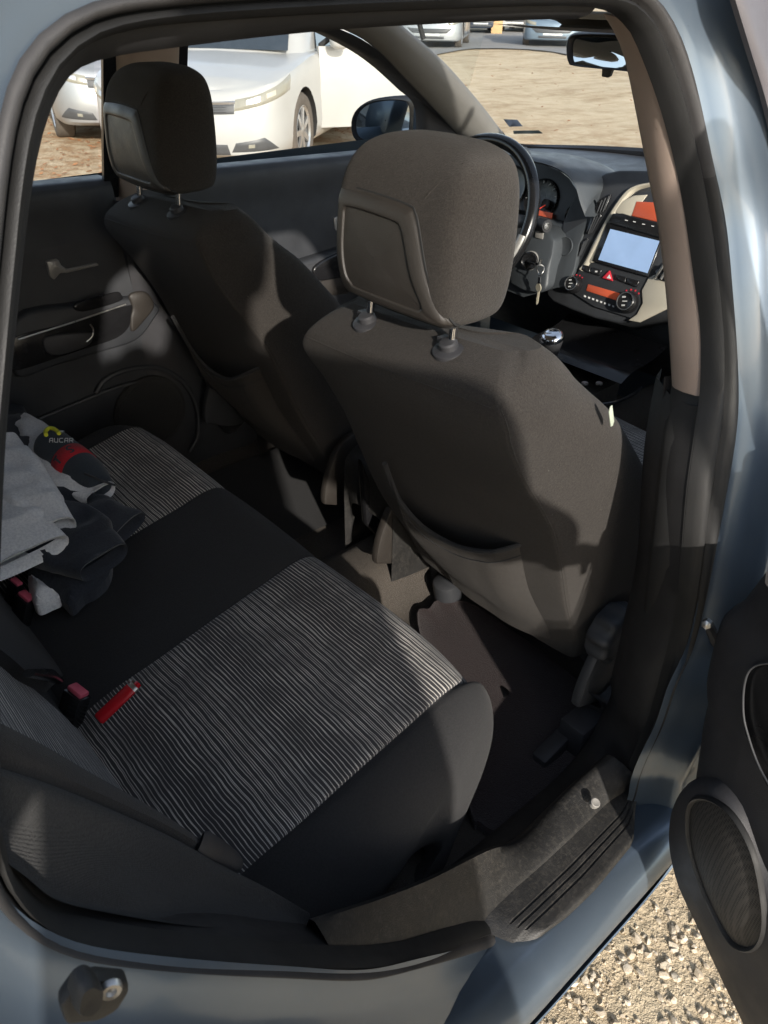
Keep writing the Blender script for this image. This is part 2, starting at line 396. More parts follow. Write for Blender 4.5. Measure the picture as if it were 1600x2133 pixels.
# rubber weatherstrip: double lip section between inner edge and painted flange
prof = [(0, -.004), (.04, .006), (.14, .012), (.30, .0135), (.42, .009), (.47, .001), (.53, .001), (.58, .007), (.72, .010), (.88, .007), (.97, .001), (1.02, -.006)]
rows = [[Il[i].lerp(Sl[i], f)+XD*h for i in range(NR)] for f, h in prof]
MB().grid(rows, False, True, m=lambda i, j: 1 if i < 6 or (Il[j].y > cy and Il[j].z < 1.22) else 0).build('weatherstrip', [M['rubber'], M['rubber_dark']], car, ang=70)  # front run coloured darker as well, to tone down the sun on it
# painted jamb, ridge, shut-line drop and outer skin
def body_x(z): return table(z, [(.2, .83), (.34, .862), (.5, .885), (.7, .893), (.85, .885), (.98, .86), (1.05, .83), (1.2, .755), (1.36, .665), (1.40, .60), (1.46, .53)])
J = []
jprof = [(-.006, -.004), (.0, .001), (.010, .006), (.022, .012), (.034, .022), (.044, .037), (.050, .046), (.058, .050), (.066, .047), (.072, .042), (.085, .046), (.094, .060), (.100, .07)]
for k, (o, x) in enumerate(jprof):
    J.append([Sl[i]+OD[i]*o+XD*x*(1-.85*max(0, OD[i].z)**1.5) for i in range(NR)])
mb = MB().grid(J, False, True)
K = J[-1]
outer = []
for f in (0, .04, .1, .3, .6, 1.0):
    row = []
    for i in range(NR):
        p = K[i]; d = Vector((0, p.y-cy, p.z-cz))
        # end on a big rectangle
        ty = (( .05-cy) if d.y > 0 else (-1.62-cy))/d.y if abs(d.y) > 1e-6 else 9
        tz = ((1.47-cz) if d.z > 0 else (.19-cz))/d.z if abs(d.z) > 1e-6 else 9
        tt = max(1.0, min(ty, tz)); e = Vector((0, cy+d.y*tt, cz+d.z*tt))
        q = Vector((0, lerp(p.y, e.y, f), lerp(p.z, e.z, f))); q.x = lerp(p.x+.012, body_x(q.z), min(1, f*6)) if f else p.x+.008
        q.x = max(q.x, p.x+.006) if f < .1 else q.x
        row.append(q)
    outer.append(row)
mb.grid(outer, False, True)
# roof skin, tail, bonnet, front wings, floor pan, left rear quarter
def roofz(x, y): return 1.497-.035*abs(x/.58)**2.6-.035*max(0, (y-.1)/.45)**2-.05*max(0, (-1.0-y)/.6)**2
mb.grid([[(x, y, roofz(x, y)) for x in [-.60+.075*i for i in range(17)]] for y in [-1.62+.09*j for j in range(25)]])
mb.grid([[(sx*lerp(.62, .78, v), lerp(-1.60, -1.86, v), lerp(1.37, 1.0, v)) for v in (0, .5, 1)] for sx in (-1, -.86)])
mb.grid([[(sx*lerp(.62, .78, v), lerp(-1.60, -1.86, v), lerp(1.37, 1.0, v)) for v in (0, .5, 1)] for sx in (.86, 1)])
mb.grid([[(x, -1.86-.08*(1-(x/.8)**2), z) for x in (-.85, -.5, 0, .5, .85)] for z in (1.0, .8, .5, .25)])
def hoodz(x, y): return .985-.18*((y-1.2)/1.05)**1.5-.10*abs(x/.8)**3
mb.grid([[(x, y, hoodz(x, y)) for x in [-.8+.1*i for i in range(17)]] for y in [1.235+.1*j for j in range(11)]])
mb.grid([[(x, 2.26-.25*(x/.8)**2, z) for x in [-.86+.172*i for i in range(11)]] for z in (.78, .55, .25)])
for s in (-1, 1):
    mb.grid([[(s*lerp(body_x(z), .80, (y-1.0)/1.3 if z > .8 else .0), y, z) for z in (.25, .5, .7, .86)] for y in (1.02, 1.3, 1.7, 2.05)])
mb.grid([[(-body_x(z), y, z) for z in (.2, .34, .5, .7, .85, .98, 1.02)] for y in (-1.62, -1.3, -1.0, -.84)])
mb.grid([[(-body_x(z), y, z) for z in (.2, .34, .5)] for y in (-.84, 0, 1.02)])
mb.grid([[(x, y, .20) for x in (-.83, 0, .83)] for y in (-1.8, 0, 2.0)])
mb.grid([[(x, 1.36, z) for x in (-.83, 0, .83)] for z in (.2, .6, .96)])
# right front door outer skin with a window frame (closed)
mb.grid([[(body_x(z), y, z) for z in (.25, .34, .5, .7, .85, .98, 1.03)] for y in (.06, .4, .8, 1.02)])
mb.build('body_shell', M['paint'], car, ang=50)
# closed front door on this side: satin black window surround beside the B pillar
fr = MB()
fe = cr([at(x, y, 'x', v) for x, y, v in ((1515, -60, .642), (1532, 0, .650), (1564, 105, .661), (1600, 225, .673), (1640, 400, .70), (1690, 640, .745), (1740, 900, .80))], 5)
fr.grid([[p+Vector((dx, dy, 0)) for p in fe] for dx, dy in ((-.006, .001), (.0, .0), (.003, .004), (.004, .014), (.0035, .02), (.002, .06), (-.012, .13))])
fr.tube([(body_x(1.38), .05, 1.385), (.64, .3, 1.39), (.66, .55, 1.33), (.74, .95, 1.12), (.80, 1.1, 1.03)], .022, 8)
fr.build('front_door_frame', M['frame_satin'], car)
MB().grid([[(body_x(z)-.015, y, z) for z in (1.0, 1.2, 1.37)] for y in (.10, .5)]).grid([[(body_x(z)-.015, y, z) for z in (1.0, lerp(1.2, 1.03, f), lerp(1.37, 1.05, f))] for y, f in ((.5, 0), (1.05, 1))]).build('side_window', M['glass'], car)

# --- trim just inside the seal
def band(i0, i1): return [i % NR for i in range(i0, i1+1)]
inn = []
for i in range(NR):
    o = OD[i]
    inn.append((Vl[i], Vl[i]+o*.01-XD*.03, Vl[i]+o*.045-XD*.07, Vl[i]+o*.075-XD*.08))
G = [[Il[i]+XD*-.002 for i in range(NR)]]+[[Il[i].lerp(Vl[i], .5)+XD*.004 for i in range(NR)]]+[[t4[k] for t4 in inn] for k in range(4)]
# faces whose middle lies on the upper B pillar are left to the beige trim
mb = MB(); tr = MB()
isB = [(p.y > -.2 and 1.0 < p.z < 1.385 and p.y > cy-.12) for p in Il]
G2 = list(zip(*G))
for grp in (0, 1):
    m2 = MB()
    for i in range(NR):
        j = (i+1) % NR
        if (isB[i] and isB[j]) == bool(grp): 
            if grp == 0: m2.grid([G2[i], G2[j]])
    if grp == 0: m2.build('aperture_trim', M['aperture'], car, weld=True)
# beige upper B pillar cover and black lower cover, traced on the pillar
def strip(Lpx, Rpx, fl, frr, n=24):
    L = resample(cr([atf(x, y, fl) for x, y in Lpx], 8), n); Rr = resample(cr([atf(x, y, frr) for x, y in Rpx], 8), n)
    return L, Rr
Lb = [(1256, 28), (1282, 72), (1302, 125), (1326, 240), (1350, 365), (1372, 480), (1386, 600), (1394, 700), (1400, 803)]
Rb = [(1300, 40), (1326, 85), (1340, 120), (1388, 240), (1418, 365), (1440, 490), (1458, 610), (1468, 710), (1466, 822)]
L, Rr = strip(Lb, Rb, lambda z: xi(z)-.048, lambda z: xi(z)-.004)
rows = []
for f, b in ((-.5, 0), (-.12, 0), (0, 0), (.06, .007), (.3, .012), (.7, .012), (.94, .006), (1, 0)):
    rows.append([l.lerp(r, max(f, 0))+Vector((b*.6, -b*.7, 0))+(Vector((-.004, .06, 0)) if f == -.5 else Vector((-.002, .014, 0)) if f < 0 else Vector()) for l, r in zip(L, Rr)])
MB().grid(rows).build('pillar_trim', M['beige'], car, ang=60, label='beige upper pillar cover')
Ll = [(1399, 803), (1392, 850), (1380, 908), (1366, 1030), (1352, 1161), (1342, 1260), (1326, 1374), (1308, 1456), (1290, 1530), (1262, 1578)]
Rl = [(1467, 820), (1462, 870), (1454, 920), (1438, 1030), (1424, 1170), (1414, 1260), (1394, 1374), (1374, 1456), (1350, 1530), (1318, 1596)]
L, Rr = strip(Ll, Rl, lambda z: xi(z)-.05, lambda z: xi(z)-.006)
rows = []
for f, b in ((-.5, 0), (-.12, 0), (0, 0), (.08, .005), (.3, .008), (.7, .008), (.94, .004), (1, 0)):
    rows.append([l.lerp(r, max(f, 0))+Vector((b*.6, -b*.7, 0))+(Vector((-.004, .06, 0)) if f == -.5 else Vector((-.002, .014, 0)) if f < 0 else Vector()) for l, r in zip(L, Rr)])
MB().grid(rows).build('lower_pillar_trim', M['rubber_dark'], car, ang=60)

# --- sill: trim with worn inner face, step plate, screw
T_px = [(1262, 1575), (1194, 1637), (1135, 1695), (1075, 1750), (1006, 1800), (887, 1870), (725, 1935), (652, 1925)]
def P3(x, y, ax, v): return at(x, y, ax, v)
sillT = [at(1268, 1572, 'x', .706), at(1194, 1637, 'x', .700), at(1135, 1695, 'x', .698), at(1075, 1750, 'x', .698), at(1012, 1772, 'x', .700), at(900, 1828, 'x', .702), at(800, 1868, 'x', .706), at(725, 1893, 'x', .71), at(652, 1917, 'x', .716)]
sillR = [at(1318, 1612, 'x', .748), at(1269, 1669, 'x', .746), at(1200, 1732, 'x', .745), at(1130, 1798, 'x', .744), at(1060, 1862, 'x', .742), at(987, 1925, 'x', .742), at(905, 1960, 'x', .742), at(820, 1978, 'x', .742), at(690, 1980, 'x', .742)]
nT = 48
A = resample(cr(sillT, 8), nT); B = resample(cr(sillR, 8), nT)
low = [Vector((.672, p.y, max(.27, p.z-.14))) for p in A]
rows = [low, [a.lerp(l, .35)+Vector((-.004, 0, 0)) for a, l in zip(A, low)], [a+Vector((-.006, 0, -.006)) for a in A], [a+Vector((.002, 0, .001)) for a in A],
        [a.lerp(b, .25)+Vector((0, 0, .004)) for a, b in zip(A, B)], [a.lerp(b, .6)+Vector((0, 0, .004)) for a, b in zip(A, B)], [a.lerp(b, .93)+Vector((0, 0, .002)) for a, b in zip(A, B)], B, [b+Vector((.003, 0, -.012)) for b in B], [b+Vector((.003, 0, -.04)) for b in B]]
sill = MB().grid(rows).build('sill_trim', M['trim_dirty'], car, ang=60, label='black sill trim, scuffed and dusty on its inner face')
c = at(1239, 1673, 'z', .40)
MB().lathe([(-.004, .0075), (.003, .0075), (.004, .006), (.003, .003)], c, (.45, 0, 1), 14).build('trim_clip', M['grey_trim'], sill)
# step plate
sp_in = [at(1310, 1622, 'z', .372), at(1269, 1672, 'z', .374), at(1130, 1802, 'z', .374), at(1060, 1866, 'z', .374), at(990, 1930, 'z', .374)]
sp_out = [at(1337, 1690, 'z', .366), at(1328, 1742, 'z', .364), at(1240, 1850, 'z', .364), at(1170, 1920, 'z', .364), at(1108, 1978, 'z', .364)]
A = resample(sp_in, 30); B = resample(sp_out, 30)
rows = []
for f in [-.02, 0, .06, .1, .2, .3]+[.36, .38, .40, .42, .50, .52, .54, .56, .64, .66, .68, .70]+[.78, .86, .93, .98, 1.0, 1.012]:
    g = -.0025 if f in (.38, .40, .52, .54, .66, .68) else 0
    row = []
    for k, (a, b) in enumerate(zip(A, B)):
        p = a.lerp(b, f); u = k/29
        e = 0 if .1 < u < .9 else 1
        h = .006*min(1, u*14)*min(1, (1-u)*14)*min(1, max(0, (1.012-f))*20)
        p = p+Vector((0, 0, h+(g if not e else 0)-.004))
        if f > .9: p.y += (.012*(1-u*12) if False else 0)
        row.append(p)
    rows.append(row)
# rounded outer corners
for ri, row in enumerate(rows):
    f = ri/(len(rows)-1)
    if f > .6:
        w = ((f-.6)/.4)**2.2*.045
        n = len(row)
        a, b = row[0].copy(), row[-1].copy(); d = (b-a).normalized()
        for k in range(n):
            u = k/(n-1); row[k] = row[k]+d*w*(1-u)**6-d*w*u**6*1.0
MB().grid(rows).build('step_plate', M['trim_dirty'], car, ang=35, label='black ribbed step plate screwed to the sill')
# painted sill below the step plate
rows = []
for x, z in ((.742, .352), (.80, .355), (.818, .352), (.834, .343), (.846, .330), (.852, .312), (.848, .29), (.838, .272), (.842, .262), (.836, .24), (.80, .20)):
    rows.append([(x+.02*max(0, (-.45-y)/.3), y, z+.16*max(0, (-.40-y)/.25)**1.6*(1 if z > .3 else .5)) for y in [-.62+.03*k for k in range(24)]])
MB().grid(rows).build('painted_sill', M['paint'], car, ang=60)
# ================================================================== INTERIOR
# ---- headliner, floor carpet, tunnel, side linings
mb = MB()
mb.grid([[(x, y, roofz(x, y)-.035+.03*abs(x/.56)**4) for x in [-.56+.07*i for i in range(17)]] for y in [-1.5+.15*j for j in range(14)]])
mb.build('headliner', M['headlining'], car)
mb = MB()
fl = lambda x, y: .285+(.085*math.exp(-((x-.03)/.10)**4))+.02*max(0, (y-.55)/.3)+(.05*max(0, min(1, (-.33-y)/.12)))+.006*noise.noise(Vector((x*9, y*9, 0)))
mb.grid([[(x, y, fl(x, y)) for x in [-.70+.02*i for i in range(72)]] for y in [-1.0+.04*j for j in range(56)]])
mb.build('floor_carpet', M['carpet'], car)
# rear floor mat on the near side
mpx = [(868, 1300), (893, 1268), (908, 1252), (935, 1258), (975, 1256), (1060, 1310), (1150, 1372), (1225, 1440), (1262, 1490), (1268, 1545), (1200, 1612), (1120, 1690), (1050, 1738), (1000, 1720), (968, 1660)]
mp_ = cr([at(x, y, 'z', .302) for x, y in mpx], 5, True)
mb = MB(); cen = sum(mp_, Vector())/len(mp_)
rr = []
for f, h in ((1.0, -.012), (1.0, -.001), (.985, .003), (.96, .001), (.95, .0), (.75, 0), (.5, 0), (.25, 0), (.05, 0)):
    rr.append([cen.lerp(p, f)+Vector((0, 0, h+.004*noise.noise(cen.lerp(p, f)*8))) for p in mp_])
mb.grid(rr, False, True)
matob = mb.build('floor_mat', M['mat'], car, label='dark purplish brown mat in the rear footwell')
# far footwell mat
MB().loft([[(-.60, y, fl(-.6, y)+.012), (-.42, y, fl(-.42, y)+.016), (-.2, y, fl(-.2, y)+.014)] for y in (-.28, -.1, .12, .22)], 4, 4).build('floor_mat', M['fabric_black'], car, label='black mat in the far rear footwell')
# cap over the seat rail end
c = at(930, 1216, 'z', .34)
MB().lathe([(-.06, .03), (0, .030), (.008, .028), (.013, .020), (.014, .0)], c, (0, -.2, 1), 24, cap=False).build('seat_rail_cap', M['trim_grey'], car)
# plastic runner box of the near seat's rail
MB().box((.615, .07, .33), (.05, .22, .07)).box((.60, -.05, .315), (.03, .1, .03), Matrix.Rotation(.2, 3, 'X')).build('seat_rail', M['trim'], car, bev=.006)

# ---- front seats --------------------------------------------------
SEC = [(.42, .040, .19, .21, .20), (.50, .005, .208, .232, .20), (.61, -.056, .218, .245, .17), (.72, -.102, .222, .250, .12), (.80, -.137, .218, .25, .075),
       (.887, -.190, .205, .245, .005), (.935, -.219, .202, .236, -.040), (.964, -.231, .200, .224, -.075), (.984, -.234, .190, .209, -.092), (.998, -.229, .180, .200, -.100), (1.016, -.207, .166, .187, -.112), (1.030, -.178, .146, .166, -.122)]
def seat_section(z, yr, wr, ws, yf):
    d = yf-yr; e = .003
    zz = lambda x: z+((.012*(x/ .2)-.003*min(1, abs(x)/wr)**5)*min(1, max(0, (z-.90)/.07)))
    L = [(-wr-.001, yr+.004), (-wr+.014, yr-.002), (-wr*.55, yr-.008), (0, yr-.011), (wr*.55, yr-.008), (wr-.014, yr-.002), (wr+.001, yr+.004), (wr+.007, yr+.018),
         (lerp(wr, ws, .8), yr+d*.38), (ws, yr+d*.72), (ws-.012, yf-.004), (ws-.05, yf+.004), (ws*.45, yf-.03), (0, yf-.036), (-ws*.45, yf-.03), (-ws+.05, yf+.004), (-ws+.012, yf-.004),
         (-ws, yr+d*.72), (-lerp(wr, ws, .8), yr+d*.38), (-wr-.007, yr+.018)]
    return [(x, y, zz(x)) for x, y in L]
HR = [(1.058, .092, -.226, -.138), (1.066, .107, -.238, -.124), (1.090, .114, -.243, -.118), (1.13, .117, -.243, -.115), (1.18, .116, -.238, -.114), (1.215, .111, -.227, -.115), (1.238, .098, -.211, -.120), (1.251, .07, -.191, -.132), (1.255, .03, -.172, -.142)]
def head_section(z, w, yr, yf):
    d = yf-yr
    L = [(0, yr), (w*.5, yr+.001), (w*.82, yr+.004), (w*.95, yr+d*.18), (w, yr+d*.45), (w*.95, yr+d*.80), (w*.78, yf-d*.03), (w*.4, yf), (0, yf+.002)]
    L = L+[(-x, y) for x, y in L[-2:0:-1]]
    return [(x, y, z) for x, y in L]
REAR_N = Vector((0, -.925, -.38))
def front_seat(cx, dy, dz, near):
    """seat built about x = 0; the root mesh is the backrest"""
    off = Vector((cx, dy, dz))
    mb = MB().loft([seat_section(*q) for q in SEC], 6, 5, True, cap1=True, cap0=True)
    s = mb.build('front_seat', M['fabric'], car, ang=28, label='near front seat, backrest partly in sun' if near else 'far front seat in shade'); s.location = off
    def sub(b, name, mat, **k):
        o = b.build(name, mat, s, **k); return o
    # stitched seams: across the top of the rear panel and down the outer corner
    for sx in (-1, 1):
        path = cr([(sx*(w+.0005), yr+.0035, z+(.012*sx*w/.2-.003)*min(1, max(0, (z-.90)/.07))) for z, yr, w, ws, yf in SEC[1:9]], 6)
        sub(MB().tube(path, .0012, 6), 'seam', M['fabric'])
    z, yr, w = SEC[8][:3]
    path = cr([(x*w, yr-.001-.011*(1-abs(x)**2), z+.012*(x*w/.2)-.003*abs(x)**5) for x in (-.94, -.5, 0, .5, .94)], 8)
    sub(MB().tube(path, .0011, 6), 'seam', M['fabric'])
    # headrest
    H = [head_section(*q) for q in HR]
    hm = MB().loft(H, 6, 5, True, cap0=True, cap1=True)
    o = sub(hm, 'headrest', M['fabric'], ang=50); o.location = (-.002, 0, 0)
    # hard rear shell of the headrest: raised panel with bevelled flank and a recess
    def hp(x, z, d): 
        w_ = table(z, [(q[0], q[1]) for q in HR]); yr_ = table(z, [(q[0], q[2]) for q in HR]); yf_ = table(z, [(q[0], q[3]) for q in HR]); a = abs(x)/w_
        return Vector((x, yr_+table(a, [(0, 0), (.5, .001), (.80, .004), (.90, (yf_-yr_)*.08), (.95, (yf_-yr_)*.18), (1, (yf_-yr_)*.45)])-d, z))
    def shell_loop(k, d):
        pts = [(-.106, 1.172), (-.104, 1.186), (-.09, 1.192), (-.03, 1.193), (.028, 1.190), (.040, 1.184), (.050, 1.168), (.072, 1.115), (.097, 1.074), (.094, 1.064), (.078, 1.060), (.0, 1.060), (-.07, 1.060), (-.085, 1.064), (-.098, 1.080), (-.106, 1.12)]
        c = Vector((-.02, 1.122)); o = []
        for x, z in pts:
            p = c+(Vector((x, z))-c)*k; o.append(hp(p.x, p.y, d))
        return o
    sm = MB().loft([shell_loop(1.02, -.010), shell_loop(1.01, .0), shell_loop(.99, .0016), shell_loop(.95, .0036), shell_loop(.88, .0052), shell_loop(.80, .0058), shell_loop(.75, .0056), shell_loop(.735, .0048), shell_loop(.72, .003), shell_loop(.69, .0028), shell_loop(.4, .0034), shell_loop(.05, .0036), shell_loop(.0, .0036)], 3, 4, True)
    sub(sm, 'headrest_shell', M['shell'], ang=55)
    # thin dark joint round the shell
    sub(MB().tube(cr(shell_loop(1.022, .0002), 4, True), .0018, 6, closed=True), 'shell_joint', M['dark'])
    sp_ = [hp(x, z, .0008) for x, z in ((.047, 1.197), (.058, 1.212), (.070, 1.228), (.080, 1.240))]
    sub(MB().tube(cr(sp_, 5), .0011, 6), 'seam', M['fabric'])
    for px in (-.078, .078):
        b = Vector((px, -.203, 1.017+.012*px/.2))
        sub(MB().tube([b+Vector((0, 0, -.02)), b+Vector((0, .004, .03)), b+Vector((0, .012, .09))], .0058, 14), 'headrest_post', M['chrome'])
        g = MB().lathe([(-.010, .0215), (.0, .0220), (.0035, .0215), (.0050, .019), (.0054, .0135), (.006, .0125), (.0125, .012), (.0145, .010), (.015, .006)], b+Vector((0, -.001, .001)), (0, -.30, .95), 26)
        g.box(b+Vector((-.016, .004, .010)), (.010, .014, .008))
        sub(g, 'post_guide', M['trim'], ang=35)
    # map pocket
    p0 = Vector((0, -.056, .61)); n = REAR_N
    def rear(x, z, d): 
        yr_ = table(z, [(q[0], q[1]) for q in SEC]); return Vector((x, yr_-.011*(1-(x/.22)**2)-d, z))
    top = []
    for q in ((836, 950), (850, 1000), (869, 1037), (912, 1081), (962, 1112), (1012, 1129), (1066, 1136), (1124, 1134)):
        p = atp(q[0], q[1], Vector((.352, -.066, .61)), REAR_N); top.append((p.x-.352, p.z))
    rows = []
    for v in (0, .02, .06, .12, .3, .55, .8, .95, 1.0):
        row = []
        for x, zt in top:
            zb = .425+.02*abs(x/.15)**2; z = lerp(zt, zb, v)
            e = 1-abs((x+.005)/.162)**6
            d = .004+e*(.030*math.sin(min(1, .25+v*.9)*math.pi)**.8+.006)+.0035*noise.noise(Vector((x*18, z*12, cx*3)))
            row.append(rear(x*(1-.05*v), z, d))
        rows.append(row)
    mbp = MB().loft(rows, 4, 5)
    sub(mbp, 'seat_pocket', M['fabric'], ang=60)
    edge = [p for p in cr(rows[0], 6)]
    sub(MB().tube([p+Vector((0, -.001, 0)) for p in edge], .0042, 8), 'pocket_hem', M['fabric_black'])
    st = [p+Vector((0, -.0015, 0)) for p in cr([a.lerp(b, .5) for a, b in zip(rows[2], rows[3])], 6)]
    sub(MB().tube(st[8:], .0009, 5), 'pocket_stitching', M['fabric_black'])
    # seat cushion with striped cloth in front of the backrest
    cu = []
    for y, z, w in ((.10, .36, .20), (.12, .46, .235), (.16, .545, .245), (.30, .555, .25), (.48, .575, .25), (.60, .575, .24), (.66, .54, .23), (.665, .44, .22)):
        cu.append([(-w, y, z-.13), (-w-.012, y, z-.05), (-w+.02, y, z+.012), (-w+.07, y, z), (0, y, z-.008), (w-.07, y, z), (w-.02, y, z+.012), (w+.012, y, z-.05), (w, y, z-.13)])
    b = MB().loft(cu, 4, 4, m=lambda i, j: 1 if 12 <= j < 20 else 0)
    sub(b, 'seat_cushion', [M['fabric_black'], M['stripe']])
    # hinge cover on both sides, round recline wheel outboard
    for sx in (-1, 1):
        pr = [(-.035, .415), (-.02, .40), (.05, .37), (.085, .375), (.12, .42), (.125, .50), (.09, .545), (.045, .555), (.005, .53), (-.025, .47)]
        mbc = MB().prism(cr([(sx*.246, y, z) for y, z in pr], 4, True), (sx*.020, 0, 0))
        hc = sub(mbc, 'hinge_cover', M['shell'] if sx*cx < 0 else M['trim_grey'], bev=.006)
    k = 1 if cx > 0 else -1
    lob = lambda th, d: 1+.11*max(-.5, math.cos(9*th))*(1 if .004 < d < .04 else .3)
    sub(MB().lathe([(0, .046), (.010, .049), (.030, .048), (.038, .045), (.041, .035), (.040, .02), (.036, .0)], (k*.240, .030, .536), (k, 0, 0), 72, lob=lob, cap=False), 'recline_wheel', M['trim_grey'], ang=60)
    sub(MB().loft([[(k*x, y, z) for y, z in pts] for x, pts in ((.25, [(-.02, .44), (.04, .40), (.12, .45), (.2, .47)]), (.285, [(-.015, .43), (.04, .39), (.12, .44), (.2, .46)]), (.285, [(.0, .40), (.04, .36), (.12, .40), (.2, .42)]), (.25, [(0, .39), (.04, .35), (.12, .39), (.2, .41)]))], 3, 4), 'rail_cover', M['trim'])
    if near:
        q = at(1270, 865, 'x', .602)-off
        tg = MB().prism([q+Vector((.002, a, b)) for a, b in ((-.007, .015), (-.004, .016), (.008, -.010), (.007, -.016), (.003, -.016), (-.008, .008))], (.0015, 0, .0005))
        sub(tg, 'side_tag', M['tag_green'], bev=.0004)
    return s
front_seat(.352, 0, 0, True)
front_seat(-.372, .030, .028, False)

# ---- rear bench ---------------------------------------------------
def cz_(x, y):
    z = .572-.20*max(0, -.26-y)*.95
    return z
ys = [(-.292, .30), (-.270, .36), (-.243, .44), (-.224, .505), (-.222, .540), (-.240, .566), (-.275, .573), (-.34, .560), (-.44, .540), (-.54, .518), (-.62, .498), (-.68, .478), (-.74, .45)]
def front_y(x):          # plan outline of the front edge: rounded outer ends
    a = abs(x-.02)
    return -.0-(.0 if a < .40 else .9*(a-.40)**2)-.012*math.cos(x*5)*0
xsn = [-.645, -.640, -.60, -.545, -.475, -.468, -.38, -.25, -.142, -.135, -.128, -.06, .02, .10, .158, .165, .172, .25, .36, .46, .538, .546, .556, .575, .595, .612, .628, .640, .6405, .641, .6415]
def bench_pt(x, k):
    y0, z0 = ys[k]
    y = y0+front_y(x)*(1 if k < 7 else (1-(k-7)/6)**2)
    z = z0
    if x < -.475: u = (-.475-x)/.17; z = max(z0-.03*u-.10*u**3, .31) if z0 > .33 else z0
    if z0 > .5:
        for sx in (-.135, .165): z -= .007*math.exp(-((x-sx)/.006)**2)
        z -= .006*math.exp(-((x-.547)/.006)**2)
        z += .006*math.sin((x-.165)/.38*math.pi) if .165 < x < .546 else 0
        z += .004*math.sin((x+.135)/.30*math.pi) if -.135 < x < .165 else 0
        z += .003*noise.noise(Vector((x*7, y*7, 1)))
    if x > .546:          # pillow roll: the angle runs from the stripe edge over the top and under
        a = min(1.0, (x-.546)/.094)*R(78) if x <= .640 else R(78)+(x-.640)/.0015*R(64)
        top = z; wd = .112*(.80+.20*min(1, max(0, (-.26-y0)/.25)))
        bz_ = min(.11, max(.02, (z0-.30)*.5))
        x = .546+wd*math.sin(a); z = top-bz_*(1-math.cos(a))*1.05
        y = y0-(.15*(1-math.cos(min(a, R(90))))**1.25)*(1 if k < 7 else max(0, 1-(k-6)/5.0))
    return Vector((x, y, z))
rows = [[bench_pt(x, k) for x in xsn] for k in range(len(ys))]
nv = 4
def bm_(i, j):
    x = xsn[min(j//nv, len(xsn)-1)]
    return 1 if (.163 < x < .5455 or -.47 < x < -.136) and i >= 14 else 0
rear = MB().loft(rows, 5, nv, m=bm_).build('rear_bench', [M['fabric_black'], M['stripe']], car, ang=70, label='rear bench cushion with two striped panels')
# bolster seam on the near end
sm = [at(x, y, 'x', .652) for x, y in ()]
# backrest
bz = [.40, .47, .53, .60, .70, .82, .95, 1.06, 1.12, 1.14]
def by_(z): return -.690-(z-.47)*.36
bx = [-.68, -.63, -.56, -.475, -.468, -.30, -.142, -.135, -.128, .02, .158, .165, .172, .30, .42, .528, .536, .544, .565, .585, .60, .61]
def back_pt(x, z):
    y = by_(z)
    if x > .536:
        u = (x-.536)/.074; y += .012*math.sin(u*math.pi)-.06*u**2
    if x < -.475:
        u = (-.475-x)/.2; y += .05*math.sin(min(1, u*1.4)*math.pi/2)
    for sx in (-.135, .165, .536): y -= .006*math.exp(-((x-sx)/.006)**2)
    if z > 1.1: y -= .03
    return Vector((x, y, z))
rows = [[back_pt(x, z) for x in bx] for z in bz]+[[Vector((x, by_(1.12)-.12, 1.12)) for x in bx]]
def bm2(i, j):
    x = bx[min(j//nv, len(bx)-1)]
    return 1 if (.163 < x < .535 or -.47 < x < -.136) else 0
MB().loft(rows, 4, nv, m=bm2).build('rear_backrest', [M['weave'], M['stripe_back']], car, ang=70, label='rear backrest with ribbed black bolsters')
# fixed side bolster beside the backrest, its front face ribbed cloth, running down to the sill
wing = []
for pts in ([(0, 1600, .688), (0, 1700, .70), (18, 1785, .712), (40, 1812, .716), (48, 1822, .720)],
            [(120, 1640, .672), (120, 1740, .690), (120, 1830, .706), (120, 1866, .714), (122, 1876, .72)],
            [(240, 1690, .660), (240, 1780, .680), (240, 1850, .700), (240, 1894, .712), (240, 1904, .72)],
            [(360, 1745, .648), (360, 1830, .672), (360, 1890, .694), (360, 1916, .710), (360, 1924, .72)],
            [(455, 1798, .640), (455, 1860, .668), (455, 1905, .692), (455, 1928, .708), (455, 1934, .72)],
            [(560, 1852, .662), (560, 1890, .678), (560, 1918, .696), (560, 1936, .708), (560, 1944, .72)],
            [(640, 1900, .690), (640, 1920, .696), (645, 1935, .704), (648, 1944, .71), (650, 1950, .72)]):
    wing.append([at(x, y, 'x', v) for x, y, v in pts])
W0 = [p[0] for p in wing]
pre = [[Vector((p.x-.05, p.y-.02-.03*k/6, p.z+.01)) for k, p in enumerate(W0)]]
rows = [[wing[i][j] for i in range(7)] for j in range(5)]
e0 = [wing[0][j]+(wing[0][j]-wing[1][j])*1.2 for j in range(5)]
rows = [[e0[j]]+rows[j] for j in range(5)]
back = [[p+Vector((-.03, -.03, -.005)) for p in rows[0]]]
MB().loft(back+rows, 6, 8).build('side_bolster', M['weave'], car, ang=70)
